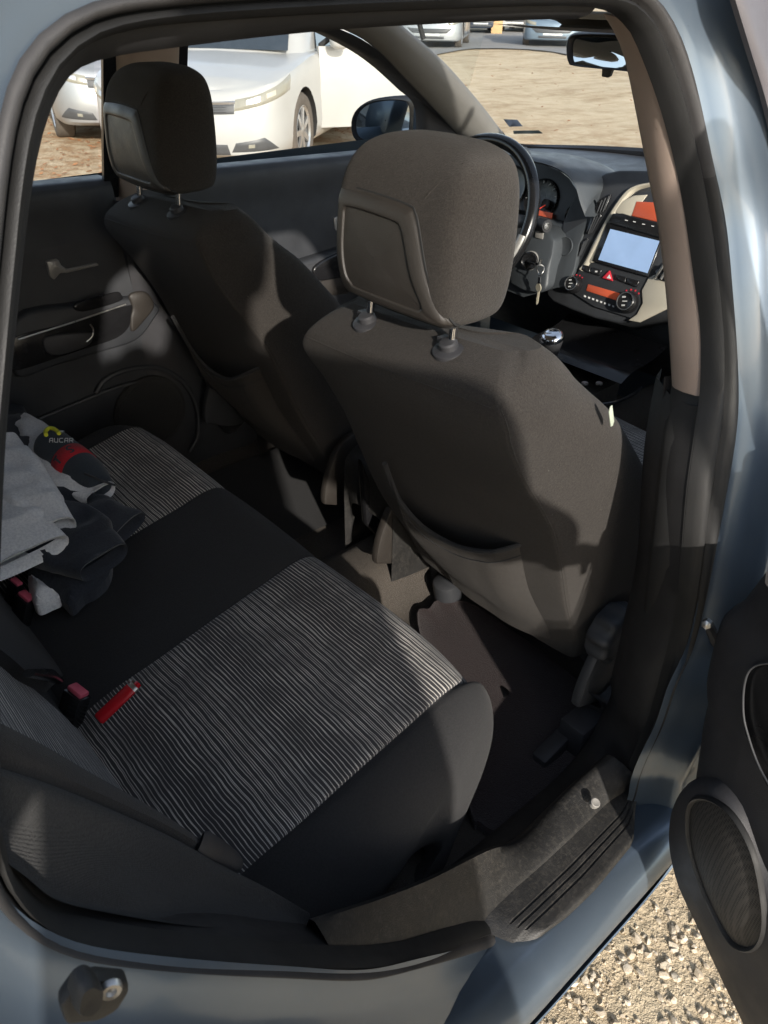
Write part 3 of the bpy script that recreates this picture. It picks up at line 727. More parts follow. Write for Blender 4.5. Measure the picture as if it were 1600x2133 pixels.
# ---- seat belts
def webbing(path, wvec, w=.0235, th=.0012, name='seat_belt', par=None):
    P = cr(path, 8); rows = []
    for i, p in enumerate(P):
        wv = Vector(wvec(i/(len(P)-1))) if callable(wvec) else Vector(wvec)
        wv.normalize(); t = (P[min(i+1, len(P)-1)]-P[max(i-1, 0)]).normalized(); nn = t.cross(wv).normalized()
        rows.append([p-wv*w-nn*th, p-wv*w+nn*th, p+wv*w+nn*th, p+wv*w-nn*th])
    return MB().grid(rows, False, True)
up_ = [at(x, y, 'x', v) for x, y, v in ((-60, 1478, .672), (0, 1506, .662), (90, 1552, .650), (200, 1616, .636), (300, 1672, .622), (380, 1722, .610), (462, 1782, .600))]
lo_ = [at(x, y, 'x', v) for x, y, v in ((-60, 1596, .690), (0, 1622, .684), (90, 1650, .671), (200, 1686, .656), (300, 1726, .641), (380, 1762, .628), (452, 1800, .618))]
U = cr(up_, 6); Lw = cr(lo_, 6)
rows = [[u.lerp(l, f)+Vector((.006*math.sin(f*math.pi), .012*math.sin(f*math.pi)*.5, 0)) for u, l in zip(U, Lw)] for f in (0, .05, .3, .6, .9, .96, 1)]
rows.append([p+Vector((-.004, -.006, -.004)) for p in rows[-1]])
belt = MB().grid(rows).build('seat_belt', M['webbing'], car, label='lap belt lying across the near rear bolster')
a0, a1 = at(398, 1752, 'x', .618), at(484, 1806, 'x', .616)
d = (a1-a0).normalized(); sdv = d.cross(Vector((.7, .2, .6))).normalized(); nn = d.cross(sdv).normalized()
rows = []
for f, w_, h in ((0, .009, .0015), (.1, .012, .004), (.5, .012, .0045), (.8, .0105, .005), (.95, .007, .004), (1.0, .002, .001)):
    c = a0.lerp(a1, f)+Vector((.008, .006, .003))
    rows.append([c+sdv*w_*math.cos(q)+nn*h*math.sin(q) for q in [2*math.pi*k/14 for k in range(14)]])
MB().grid(rows, False, True).build('belt_anchor', M['trim'], belt)
path = [at(1299, 22, 'x', .55), at(1330, 240, 'x', .585), at(1372, 520, 'x', .62), at(1402, 800, 'x', .636)]
# near front belt hanging behind the pillar cover
pth = [at(1416, 780, 'x', .640), at(1402, 908, 'x', .648), at(1382, 1040, 'x', .655), at(1366, 1161, 'x', .66), at(1350, 1300, 'x', .665), at(1328, 1420, 'x', .668), at(1300, 1520, 'x', .67)]
fb = webbing(pth, (.35, .9, 0), .022).build('seat_belt', M['webbing'], car, label='front belt hanging beside the pillar')
mb = MB(); q0, q1 = at(1352, 950, 'x', .630), at(1392, 912, 'x', .640)
mb.tube([q0, q0.lerp(q1, .5)+Vector((0, 0, .004)), q1], [.007, .010, .008], 10)
tg_ = mb.build('belt_tongue', M['gloss_black'], fb)
mb = MB(); q0, q1 = at(1356, 994, 'x', .630), at(1372, 964, 'x', .634)
mb.tube([q0, q1], .006, 8); mb.build('belt_tongue', M['steel'], fb)
# centre belt: dark strap coming forward over the backrest with its stowed tongue
def wall_pt(x, y, dd): 
    # intersection with the backrest face moved forward by dd
    d = ray(x, y); n = Vector((0, 1, .36)); p0 = Vector((0, -.690+dd, .47)); t = (p0-CAM).dot(n)/d.dot(n); return CAM+d*t
SU = [(-40, 1135), (0, 1188), (35, 1232), (70, 1292), (100, 1350), (118, 1402)]
SL_ = [(-40, 1325), (0, 1352), (30, 1376), (55, 1398), (85, 1414), (112, 1426)]
U = cr([wall_pt(x, y, .020) for x, y in SU], 5); Lw = cr([wall_pt(x, y, .016) for x, y in SL_], 5)
rows = [[u.lerp(l, f)+Vector((0, .012*math.sin(f*3.14), .0)) for u, l in zip(U, Lw)] for f in (-.0, .04, .3, .5, .7, .96, 1.0)]
rows.insert(0, [p+Vector((0, -.02, -.01)) for p in rows[0]]); rows.append([p+Vector((0, -.02, -.01)) for p in rows[-1]])
cb = MB().grid(rows).build('seat_belt', M['webbing'], car, label='centre belt strap in front of the backrest')
q0, q1 = wall_pt(60, 1402, .03), wall_pt(122, 1418, .03)
MB().tube([q0, q0.lerp(q1, .5)+Vector((0, .004, .002)), q1], [.007, .011, .007], 12, flat=.7).build('belt_tongue', M['gloss_black'], cb)
# buckles
def buckle(px, py, z, dirv, sc=1.0, lab=None):
    c = at(px, py, 'z', z); d = Vector(dirv).normalized(); sx = Vector((.88, .32, .0)); sx = (sx-d*sx.dot(d)).normalized(); n = d.cross(sx)
    Rm = Matrix((sx, n, d)).transposed()
    b = MB().box(c-d*.034*sc, (.034*sc, .024*sc, .066*sc), Rm).build('belt_buckle', M['gloss_black'], car, bev=.004*sc, label=lab)
    MB().box(c+d*.002*sc, (.028*sc, .017*sc, .008*sc), Rm).build('release_button', M['buckle_red'], b, bev=.003*sc)
    return b
buckle(162, 1441, .528, (.05, .42, .9), 1.05, 'buckle with a faded red button next to the lighter')
buckle(54, 1243, .548, (.2, .30, .9), .9, 'buckle half under the clothes')
buckle(34, 1213, .555, (.2, .30, .9), .7, 'buckle half under the clothes')

# ---- far doors: linings, handles, armrests, pocket and speaker
DX = [(.28, -.690), (.45, -.684), (.56, -.680), (.66, -.676), (.76, -.672), (.84, -.682), (.93, -.692), (.985, -.690), (1.012, -.692), (1.024, -.700), (1.03, -.712)]
dzs = [z for z, _ in DX]
def door_lining(y0, y1, nm, lab):
    rows = [[(table(z, DX), lerp(y0, y1, k/8), z+(.028*(.3-lerp(y0, y1, k/8)) if z > .9 else 0)) for k in range(9)] for z in dzs]
    rows.append([(-.76, p[1], p[2]) for p in rows[-1]])
    return MB().loft(rows, 3, 2).build(nm, M['trim_grey'], car, label=lab)
rd = door_lining(-.95, -.118, 'door_lining', 'dark lining of the far rear door')
fd = door_lining(-.04, .90, 'door_lining', 'dark lining of the far front door')
MB().grid([[(-.69+dx, y, z) for z in (.26, .6, 1.0)] for dx, y in ((-.02, -.13), (.012, -.118), (.014, -.03), (-.02, -.02))]).build('pillar_lining', M['trim'], car)
def on(x): return lambda px, py: at(px, py, 'x', x)
def relief(pxs, x, d, nm, mat, par, bev=.006, sm=4, closed=True):
    pts = [at(a, b, 'x', x) for a, b in pxs]
    if sm: pts = cr(pts, sm, True)
    return MB().prism(pts, (d, 0, 0)).build(nm, mat, par, bev=bev, ang=50)
relief([(91, 541), (116, 537), (122, 549), (134, 558), (197, 545), (201, 550), (136, 565), (120, 566), (108, 580), (98, 572)], -.694, .016, 'door_handle', M['handle'], rd, .003, 0)
relief([(70, 520), (195, 505), (215, 540), (205, 565), (110, 600), (72, 600)], -.698, .008, 'handle_recess', M['trim'], rd, .004)
relief([(20, 655), (150, 625), (262, 612), (290, 612), (316, 632), (308, 652), (268, 700), (180, 728), (100, 752), (20, 772)], -.690, .042, 'armrest', M['trim_grey'], rd, .012)
relief([(266, 612), (300, 606), (318, 634), (300, 662), (272, 690), (268, 660), (272, 640)], -.655, .012, 'armrest_end', M['shell'], rd, .005)
relief([(22, 700), (140, 668), (262, 632), (268, 640), (262, 675), (235, 700), (170, 722), (100, 745), (22, 764)], -.664, .018, 'armrest_panel', M['gloss_black'], rd, .006)
relief([(90, 700), (180, 690), (190, 700), (175, 720), (105, 738)], -.652, .012, 'door_pull', M['trim'], rd, .005)
relief([(155, 632), (235, 608), (250, 612), (246, 626), (170, 648)], -.650, .008, 'window_switch', M['gloss_black'], rd, .003)
MB().tube([at(38, 707, 'x', -.640), at(150, 672, 'x', -.641), at(262, 634, 'x', -.642)], .0022, 8).build('chrome_strip', M['steel'], rd)
MB().tube(cr([at(x, y, 'x', -.641) for x, y in ((180, 712), (192, 700), (194, 686), (188, 676))], 6), .002, 8).build('chrome_strip', M['steel'], rd)
MB().tube(cr([at(x, y, 'x', -.672) for x, y in ((20, 902), (60, 882), (160, 840), (240, 808), (292, 794))], 6), .005, 8).build('door_pocket', M['trim_grey'], rd)
MB().tube(cr([at(x, y, 'x', -.674) for x, y in ((200, 818), (215, 795), (242, 778), (290, 766), (340, 770), (385, 800), (410, 850), (412, 905), (395, 940))], 6), .007, 8).build('speaker_surround', M['trim_grey'], rd)
cs = at(312, 858, 'x', -.676)
MB().lathe([(0, .098), (.008, .097), (.011, .088), (.008, .082), (.009, .04), (.0095, 0)], cs, (1, 0, 0), 40, cap=False).build('speaker_grille', M['weave'], rd)
# front far door
relief([(690, 452), (716, 445), (722, 500), (700, 520), (694, 500)], -.694, .012, 'door_handle', M['handle'], fd, .003, 0)
relief([(560, 560), (640, 528), (720, 505), (760, 500), (760, 640), (680, 640), (600, 610)], -.690, .050, 'armrest', M['trim_grey'], fd, .012)
relief([(650, 555), (690, 530), (740, 515), (750, 560), (690, 580), (655, 580)], -.642, .012, 'armrest_panel', M['gloss_black'], fd, .005)
relief([(655, 590), (700, 575), (748, 570), (748, 600), (690, 615), (660, 608)], -.642, .008, 'window_switch', M['shell'], fd, .004)
# far door skins and panes
MB().grid([[(-body_x(z), y, z) for z in (.34, .5, .7, .85, .98, 1.03)] for y in (-.9, -.5, -.08, .4, 1.02)]).build('door_skin', M['paint'], car)
fr = MB()
def fx(z): return -(xi(z)+.03)
# frame between far rear window and B pillar, pillar cover, roof rail, A pillar frame with corner sail
fr.grid([[(fx(z)+dx, y+.012*(1.03-z)/.3*-1, z) for z in (1.0, 1.1, 1.2, 1.3, 1.38)] for dx, y in ((.0, -.130), (.012, -.131), (.014, -.098), (-.01, -.092))])
fr.grid([[(fx(z)+dx, y, z) for z in (1.0, 1.1, 1.2, 1.3, 1.38)] for dx, y in ((-.02, .035), (.010, .038), (.012, .066), (-.02, .07))])
fr.build('window_frame', M['gloss_black'], car)
MB().loft([[(fx(z)+dx, y, z) for z in (.9, 1.03, 1.15, 1.28, 1.38)] for dx, y in ((.0, -.100), (.030, -.085), (.040, -.04), (.032, .030), (.0, .045))], 3, 3).build('pillar_trim', M['beige'], car)
MB().loft([[(fx(1.36)+dx, y, z+.004*(y)) for y in (-1.2, -.6, 0, .5)] for dx, z in ((-.06, 1.335), (.0, 1.345), (.03, 1.375), (.05, 1.41))], 3, 3).build('roof_rail_trim', M['grey_trim'], car)
for y0, y1 in ((-1.5, -.13), (.05, 1.0)):
    MB().grid([[(fx(z)-.012, lerp(y0, y1, k/4), z) for z in (1.0, 1.12, 1.24, 1.37)] for k in range(5)]).build('side_window', M['glass'], car)
# C pillar lining on the far side
MB().loft([[(fx(z)+.02, y-.25*(z-1.0), z) for z in (.95, 1.05, 1.2, 1.38)] for y in (-.80, -.95, -1.4)], 3, 3).build('pillar_trim', M['grey_trim'], car, label='far rear pillar cover')
# rear window and parcel shelf
MB().grid([[(sx*lerp(.54, .68, v), lerp(-1.60, -1.86, v), lerp(1.36, 1.0, v)) for v in (0, .5, 1)] for sx in (-1, 0, 1)]).build('rear_window', M['glass'], car)
# ================================================================== DASHBOARD SIDE
# ---- windscreen, pillars, cowl
wsL = [at(840, 55, 'x', -.545), at(925, 130, 'x', -.575), at(1000, 215, 'x', -.600), at(1060, 290, 'x', -.618)]
def mirx(p): return Vector((.06-p.x, p.y, p.z))
top_ext = wsL[0]+(wsL[0]-wsL[1])*.75
WL = [top_ext]+wsL
rows = []
for k, p in enumerate(WL):
    q = Vector((-p.x, p.y, p.z)); b = .10*(1-0)
    rows.append([p.lerp(q, f)+Vector((0, b*math.sin(f*math.pi), .0)) for f in [i/14 for i in range(15)]])
WS = MB().loft(rows, 4, 1)
ws = WS.build('windscreen', M['glass'], car)
def ws_at(px, py):
    # point on the glass: march along the ray against the interpolated sheet
    best = None; d = ray(px, py)
    V = [Vector(v) for v in WS.V]
    for v in V:
        t = (v-CAM).dot(d)/d.dot(d); e = (CAM+d*t-v).length
        if best is None or e < best[0]: best = (e, t)
    return CAM+d*best[1]
for pts, mt, lab in (([(1049, 249), (1077, 250), (1088, 263), (1061, 264)], 'sticker', 'square blue-grey windscreen sticker'), ([(1069, 273), (1122, 272), (1130, 278), (1070, 279)], 'sticker_dark', 'narrow dark windscreen sticker')):
    c = ws_at(pts[0][0], pts[0][1]); n = Vector((0, -.7, .7))
    P = [atp(x, y, c+Vector((0, -.02, -.01)), n) for x, y in pts]
    st = MB().prism(P, (0, .001, .001)).build('sticker', M[mt], ws, label=lab)
# black glass border along the cowl and pillar (ceramic frit)
bot = [at(x, y, 'x', v) for x, y, v in ((1042, 268, -.617), (1062, 293, -.618), (1088, 303, -.60))]
rowA = [at(1046, 272, 'x', -.614), at(1062, 291, 'x', -.608), at(1085, 299, 'x', -.585), at(1140, 301, 'y', 1.175), at(1240, 303, 'y', 1.215), at(1340, 308, 'y', 1.235), at(1440, 314, 'y', 1.235), at(1600, 330, 'y', 1.19)]
rowB = [at(1050, 281, 'x', -.612), at(1066, 300, 'x', -.604), at(1088, 308, 'x', -.58), at(1140, 311, 'y', 1.165), at(1240, 315, 'y', 1.205), at(1340, 322, 'y', 1.225), at(1440, 330, 'y', 1.225), at(1600, 346, 'y', 1.18)]
MB().loft([rowA, rowB, [p+Vector((0, .05, -.05)) for p in rowB]], 3, 5).build('cowl_edge', M['gloss_black'], car)
# left A pillar trim (pale grey), door frame and corner sail outside it
A_in = [(800, 20), (842, 58), (925, 130), (1000, 215), (1058, 288), (1084, 304)]
A_out = [(690, 50), (770, 92), (850, 172), (915, 240), (948, 276), (985, 306)]
Ai = cr([at(x, y, 'x', v) for (x, y), v in zip(A_in, (-.53, -.545, -.575, -.600, -.614, -.60))], 6)
Ao = cr([at(x, y, 'x', v) for (x, y), v in zip(A_out, (-.585, -.602, -.640, -.668, -.682, -.69))], 6)
rows = []
for f, b in ((-.02, -.03), (0, 0), (.08, .010), (.35, .020), (.7, .016), (.95, .004), (1, -.01)):
    rows.append([a.lerp(o, f)+Vector((b, -b*.8, 0)) for a, o in zip(Ai, Ao)])
MB().grid(rows).build('windscreen_pillar', M['grey_trim'], car, ang=60)
D_in = [(660, 40), (770, 92), (850, 172), (915, 240), (948, 276), (985, 308)]
D_out = [(640, 52), (731, 97), (788, 136), (844, 187), (879, 224), (884, 300)]
Di = cr([at(x, y, 'x', v) for (x, y), v in zip(D_in, (-.600, -.608, -.646, -.674, -.688, -.696))], 6)
Do = cr([at(x, y, 'x', v) for (x, y), v in zip(D_out, (-.62, -.628, -.66, -.69, -.705, -.712))], 6)
MB().grid([[a.lerp(o, f)+Vector((b, 0, 0)) for a, o in zip(Di, Do)] for f, b in ((0, 0), (.1, .008), (.5, .008), (.9, .006), (1, -.006), (1.02, -.03))]).build('door_frame', M['trim'], car, ang=60)
# ---- far door mirror
mc = at(800, 258, 'x', -.93)
ol = [(732, 262), (740, 232), (765, 212), (800, 205), (840, 205), (858, 216), (860, 250), (856, 282), (838, 297), (780, 300), (742, 292)]
O = [at(x, y, 'x', -.93+.10*((x-800)/800)) for x, y in ol]
cen = sum(O, Vector())/len(O); hd = Vector((-.10, .95, .06)).normalized()
def mloop(k, d): return [cen+(p-cen)*k+hd*d for p in O]
mm = MB().loft([mloop(.90, .005), mloop(.94, -.006), mloop(1.0, 0), mloop(1.04, .02), mloop(1.0, .06), mloop(.8, .095), mloop(.45, .11), mloop(.05, .112)], 4, 4, True).build('door_mirror', M['gloss_black'], car)
# painted back and foot of the mirror
pf = [at(x, y, 'x', v) for x, y, v in ((862, 212, -.88), (880, 222, -.80), (884, 262, -.78), (880, 290, -.78), (858, 292, -.86))]
MB().prism(pf, hd*.06).build('mirror_foot', M['paint'], car, bev=.006)
MB().loft([mloop(.88, .003), mloop(.5, .0025), mloop(.02, .0025)], 2, 4, True).build('mirror_glass', M['mirror'], mm)
# ---- interior mirror
ol = [(1180, 100), (1184, 78), (1200, 69), (1260, 68), (1330, 72), (1400, 80), (1404, 150), (1380, 158), (1300, 148), (1200, 138), (1184, 128)]
O = [at(x, y, 'y', .55+.06*((1290-x)/220)-.00030*(y-110)) for x, y in ol]
cen = sum(O, Vector())/len(O); hd = Vector((.15, 1, .12)).normalized()
im = MB().loft([mloop(.90, .004), mloop(.93, -.005), mloop(1.0, 0), mloop(1.02, .012), mloop(.92, .03), mloop(.5, .042), mloop(.03, .044)], 4, 4, True).build('interior_mirror', M['trim'], car, ang=60)
MB().loft([mloop(.89, .003), mloop(.5, .0025), mloop(.02, .0025)], 2, 4, True).build('mirror_glass', M['mirror'], im)
q = at(1262, 150, 'y', .552)
MB().prism([q+Vector(v) for v in ((-.010, 0, .006), (.014, 0, .008), (.010, 0, -.006), (.004, 0, -.009), (-.008, 0, -.008))], (0, .008, 0)).build('dip_lever', M['trim'], im, bev=.001)
MB().tube([cen+hd*.03, cen+hd*.06+Vector((0, .02, .04)), cen+Vector((0, .09, .10))], .010, 10).build('mirror_stalk', M['trim'], im)
# sun visor folded up against the roof
vz = [at(x, y, 'y', .42) for x, y in ((1060, 40), (1180, 52), (1290, 66))]
MB().loft([[(x, y, z) for x in (.02, .2, .4, .52)] for y, z in ((.28, 1.362), (.30, 1.372), (.46, 1.352), (.47, 1.343), (.455, 1.338), (.28, 1.350))], 2, 3).build('sun_visor', M['grey_trim'], car)
# ---- dash top pad
def dtop(x, y): return 1.0+.018*math.sin(max(0, (y-.85)/.4)*1.8)-.02*abs(x/.65)**3-(.05*max(0, (.90-y)/.1)**2)
rows = [[(x, y+.055*math.cos(x/.62*1.5)*((y-.85)/.35), dtop(x, y)) for x in [-.70+.1*i for i in range(15)]] for y in (.84, .86, .90, .98, 1.06, 1.13, 1.20)]
mb = MB().loft(rows, 3, 2)
rows = [[(x, y, z) for x in [-.70+.1*i for i in range(15)]] for y, z in ((.84, .972), (.835, .95), (.84, .90), (.835, .80), (.86, .70), (.93, .60), (1.05, .5))]
mb.loft(rows, 3, 2)
dash = mb.build('dashboard', M['dash'], car, ang=60)
# instrument hood: arch with its lip traced; behind it the dark cluster
lip = [(1066, 300), (1082, 322), (1100, 333), (1135, 341), (1165, 353), (1186, 369), (1200, 392), (1208, 420), (1218, 448)]
hoodO = [(1082, 304), (1092, 312), (1120, 318), (1180, 321), (1230, 333), (1270, 349), (1284, 362), (1278, 376), (1240, 416)]
Lp = cr([at(x, y, 'y', .745) for x, y in lip], 5); Ho = cr([at(x, y, 'y', v) for (x, y), v in zip(hoodO, (.93, .93, .93, .93, .93, .92, .90, .87, .80))], 5)
rows = [[p+Vector((0, .06, -.012)) for p in Lp], [p+Vector((0, .004, -.004)) for p in Lp], Lp]
for f in (.08, .3, .6, .9, 1.0): rows.append([a.lerp(b, f)+Vector((0, 0, .010*math.sin(f*math.pi)+(.004 if 0 < f < .2 else 0))) for a, b in zip(Lp, Ho)])
rows.append([p+Vector((.004, .015, -.02)) for p in Ho])
MB().grid(rows).build('instrument_hood', M['dash'], dash, ang=60)
N0 = Vector((0, -.94, .34)); PC = Vector((-.2, .815, .92))
def onc(px, py, off=0): return atp(px, py, PC+N0*off, N0)
cl = [(1040, 318), (1084, 326), (1135, 343), (1166, 356), (1186, 372), (1200, 394), (1210, 424), (1218, 446), (1205, 462), (1190, 467), (1170, 462), (1130, 452), (1100, 440), (1050, 430)]
clo = MB().prism([onc(*p) for p in cl], -N0*.012).build('instrument_cluster', M['dial'], car)
def disc(px, py, rpx, off, depth, mt, nm, par, n=32):
    c = onc(px, py, off); r = (onc(px+rpx, py, off)-c).length
    return MB().lathe([(0, r), (depth, r*.96), (depth*.6, r*.86), (depth*.5, 0)], c, N0, n, cap=False).build(nm, mt, par)
disc(1128, 416, 36, .001, .006, M['gloss_black'], 'dial', clo); disc(1196, 448, 18, .001, .005, M['gloss_black'], 'dial', clo); disc(1062, 390, 36, .001, .006, M['gloss_black'], 'dial', clo)
disc(1138, 425, 8, .008, .006, M['trim_grey'], 'needle_hub', clo)
MB().tube([onc(1136, 427, .013), onc(1114, 441, .013)], .0014, 6).build('needle', M['needle'], clo)
MB().prism([onc(x, y, .009) for x, y in ((1123, 438), (1152, 444), (1149, 455), (1120, 448))], N0*.001).build('trip_display', M['orange_disp'], clo)
mk = MB()
for k in range(9):
    a = R(205-k*25); c0 = (1128+27*math.cos(a), 412-31*math.sin(a)); c1 = (1128+33*math.cos(a), 412-37*math.sin(a)) 
    mk.tube([onc(*c0, .009), onc(*c1, .009)], .0013, 5)
mk.build('dial_marks', M['pale_mark'], clo)
# lower dash panel and column
low = [(1040, 470), (1110, 448), (1150, 458), (1180, 466), (1200, 468), (1222, 446), (1232, 440), (1222, 470), (1206, 510), (1196, 560), (1180, 600), (1160, 600), (1090, 620), (1040, 600)]
MB().prism([at(x, y, 'y', .800-.0006*(y-450)) for x, y in low], (0, .02, 0)).build('lower_dash', M['dash'], dash, bev=.004)
col = [(1060, 470), (1110, 470), (1140, 482), (1154, 500), (1150, 530), (1142, 560), (1138, 600), (1125, 612), (1090, 606), (1060, 590)]
stc = MB().prism([at(x, y, 'y', .735-.0004*(y-470)) for x, y in col], (0, .10, 0)).build('steering_column', M['dash'], car, bev=.008)
sk_ = at(1178, 513, 'y', .755); MB().lathe([(0, .022), (.004, .021), (.002, .017), (.001, 0)], sk_, (0, -1, .2), 24, cap=False).build('blank_cover', M['dash'], dash)
q0, q1 = at(1100, 460, 'y', .735), at(1140, 471, 'y', .72)
mb = MB().tube([q0, q0.lerp(q1, .55), q0.lerp(q1, .6), q1], [.010, .011, .014, .015], 16)
stk = mb.build('column_stalk', M['trim'], stc)
MB().lathe([(0, .009), (.003, .008), (.004, 0)], q1+Vector((.0, -.004, .001)), (q1-q0), 16, cap=False).build('stalk_end', M['steel'], stk)
MB().prism([at(x, y, 'y', .725) for x, y in ((1118, 480), (1134, 482), (1132, 498), (1116, 494))], (0, -.004, 0)).build('column_label', M['grey_trim'], stc, bev=.001)
ig = at(1104, 543, 'y', .70)
MB().lathe([(-.02, .022), (.004, .022), (.008, .019), (.005, .014), (.004, 0)], ig, (.35, -1, .2), 24, cap=False).build('ignition_lock', M['gloss_black'], stc)
MB().lathe([(-.006, .0235), (.002, .023), (.004, .0215)], ig, (.35, -1, .2), 24, cap=False).build('lock_ring', M['grey_trim'], stc)
# steering wheel
C = Vector((-.310, .625, .925)); WN = Vector((0, -.90, .43)).normalized(); wu = Vector((1, 0, 0)); wv = WN.cross(wu)
ring = [C+wu*.187*math.cos(a)+wv*.187*math.sin(a) for a in [2*math.pi*k/60 for k in range(60)]]
sw = MB().tube(ring, .0155, 14, closed=True).build('steering_wheel', M['gloss_black'], car)
hb = MB().lathe([(-.07, .04), (-.03, .07), (.0, .075), (.012, .06), (.016, 0)], C-WN*.03, WN, 28)
for a in (R(8), R(172), R(-70), R(-110)):
    e = C+wu*.182*math.cos(a)+wv*.182*math.sin(a)
    hb.tube([C-WN*.035, (C-WN*.03).lerp(e, .6), e], [.028, .02, .013], 10, flat=.5, up=WN)
hb.build('wheel_hub', M['trim'], sw)
a0 = R(-30); MB().tube([C+wu*.186*math.cos(a)+wv*.186*math.sin(a)+WN*.006 for a in [R(-42+k*3) for k in range(14)]], .0125, 10).build('wheel_insert', M['handle'], sw)
# ---- centre console stack, traced on its sloping plane
SP = Vector((.03, .735, .80)); SN = Vector((0, -.915, .40)).normalized()
def os_(px, py, off=0): return atp(px, py, SP+SN*off, SN)
def plate(pts, off, d, nm, mt, par, bev=.002, sm=0, label=None):
    P = [os_(x, y, off) for x, y in pts]
    if sm: P = cr(P, sm, True)
    return MB().prism(P, SN*d).build(nm, mt, par, bev=bev, ang=50, label=label)
case = [(1330, 381), (1302, 386), (1276, 400), (1250, 419), (1230, 446), (1213, 485), (1202, 530), (1196, 560), (1184, 585), (1179, 610), (1181, 632), (1194, 644), (1230, 660), (1280, 678), (1330, 688), (1400, 672), (1460, 650), (1500, 560), (1500, 430), (1470, 392), (1400, 382)]
stack = plate(case, -.10, .10, 'centre_console_stack', M['trim_grey'], car, .006)
plate([(1216, 556), (1236, 544), (1268, 462), (1300, 420), (1340, 400), (1440, 404), (1440, 600), (1330, 668), (1240, 640), (1196, 612), (1196, 580)], .001, .006, 'console_face', M['trim_grey'], stack, .002)
arcO = [(1352, 380), (1325, 386), (1304, 398), (1280, 428), (1256, 468), (1235, 508), (1217, 545), (1206, 560)]
arcI = [(1360, 386), (1332, 393), (1314, 405), (1292, 434), (1268, 476), (1247, 518), (1229, 552), (1216, 566)]
a, b = cr([os_(x, y, .006) for x, y in arcO], 5), cr([os_(x, y, .006) for x, y in arcI], 5)
MB().grid([[p-SN*.012 for p in a], a, [p.lerp(q, .3)+SN*.005 for p, q in zip(a, b)], [p.lerp(q, .7)+SN*.005 for p, q in zip(a, b)], b, [p-SN*.012 for p in b]]).build('console_arc', M['champagne'], stack)
plate([(1278, 440), (1298, 420), (1322, 408), (1350, 406), (1330, 432), (1314, 452), (1290, 446)], .007, .003, 'console_panel', M['champagne'], stack, .001)
plate([(1268, 468), (1272, 470), (1243, 546), (1232, 548), (1230, 544)], .007, .004, 'console_panel', M['champagne'], stack, .001)
plate([(1352, 580), (1388, 560), (1440, 560), (1440, 640), (1400, 640), (1335, 672), (1310, 668), (1328, 655), (1340, 632), (1338, 606)], .006, .005, 'console_panel', M['champagne'], stack, .002)
plate([(1327, 420), (1400, 424), (1398, 466), (1368, 462), (1317, 450)], .008, .003, 'clock_display', M['orange_disp'], stack, .001)
plate([(1280, 446), (1300, 446), (1340, 458), (1400, 470), (1396, 500), (1372, 496), (1300, 474), (1268, 466)], .010, .008, 'button_strip', M['gloss_black'], stack, .002)
mk = MB()
for x, y in ((1305, 459), (1322, 462), (1341, 467), (1360, 471)): mk.prism([os_(x-3, y-1.5, .0185), os_(x+3, y-.2, .0185), os_(x+2.4, y+1.2, .0185), os_(x-3, y+.2, .0185)], SN*.0005)
mk.build('button_marks', M['white'], stack)
bez = plate([(1267, 464), (1320, 478), (1382, 498), (1352, 578), (1300, 564), (1236, 545)], .008, .006, 'head_unit', M['gloss_black'], stack, .002)
plate([(1272, 477), (1374, 502), (1349, 569), (1247, 541)], .0145, .0012, 'screen', M['screen'], bez, 0)
def btn(pts, nm, mt, d=.006, off=.006, **k): return plate(pts, off, d, nm, mt, stack, .0012, **k)
btn([(1217, 552), (1233, 556), (1230, 569), (1213, 563)], 'button', M['gloss_black']); btn([(1235, 557), (1256, 563), (1250, 575), (1231, 569)], 'button', M['gloss_black'])
btn([(1284, 572), (1307, 578), (1304, 590), (1285, 583)], 'button', M['gloss_black']); btn([(1309, 579), (1334, 586), (1328, 599), (1306, 591)], 'button', M['gloss_black'])
MB().prism([os_(x, y, .0125) for x, y in ((1240, 564), (1245, 564), (1244, 567), (1240, 567))], SN*.0004).build('button_marks', M['white'], stack)
hz = btn([(1272, 564), (1278, 586), (1256, 580)], 'hazard_button', M['hazard'])
MB().prism([os_(x, y, .0125) for x, y in ((1270, 572), (1273, 581), (1264, 579))], SN*.0005).build('hazard_mark', M['white'], stack)
btn([(1226, 592), (1292, 611), (1288, 627), (1222, 606)], 'climate_display', M['orange_disp'], .003)
mk = MB()
for k in range(8):
    x, y = 1219+k*8.4, 617+k*3.0
    mk.prism([os_(x-2, y-2.4, .0075), os_(x+2, y-1.2, .0075), os_(x+1.5, y+2.4, .0075), os_(x-2.2, y+1.4, .0075)], SN*.0008)
mk.build('climate_icons', M['white'], stack)
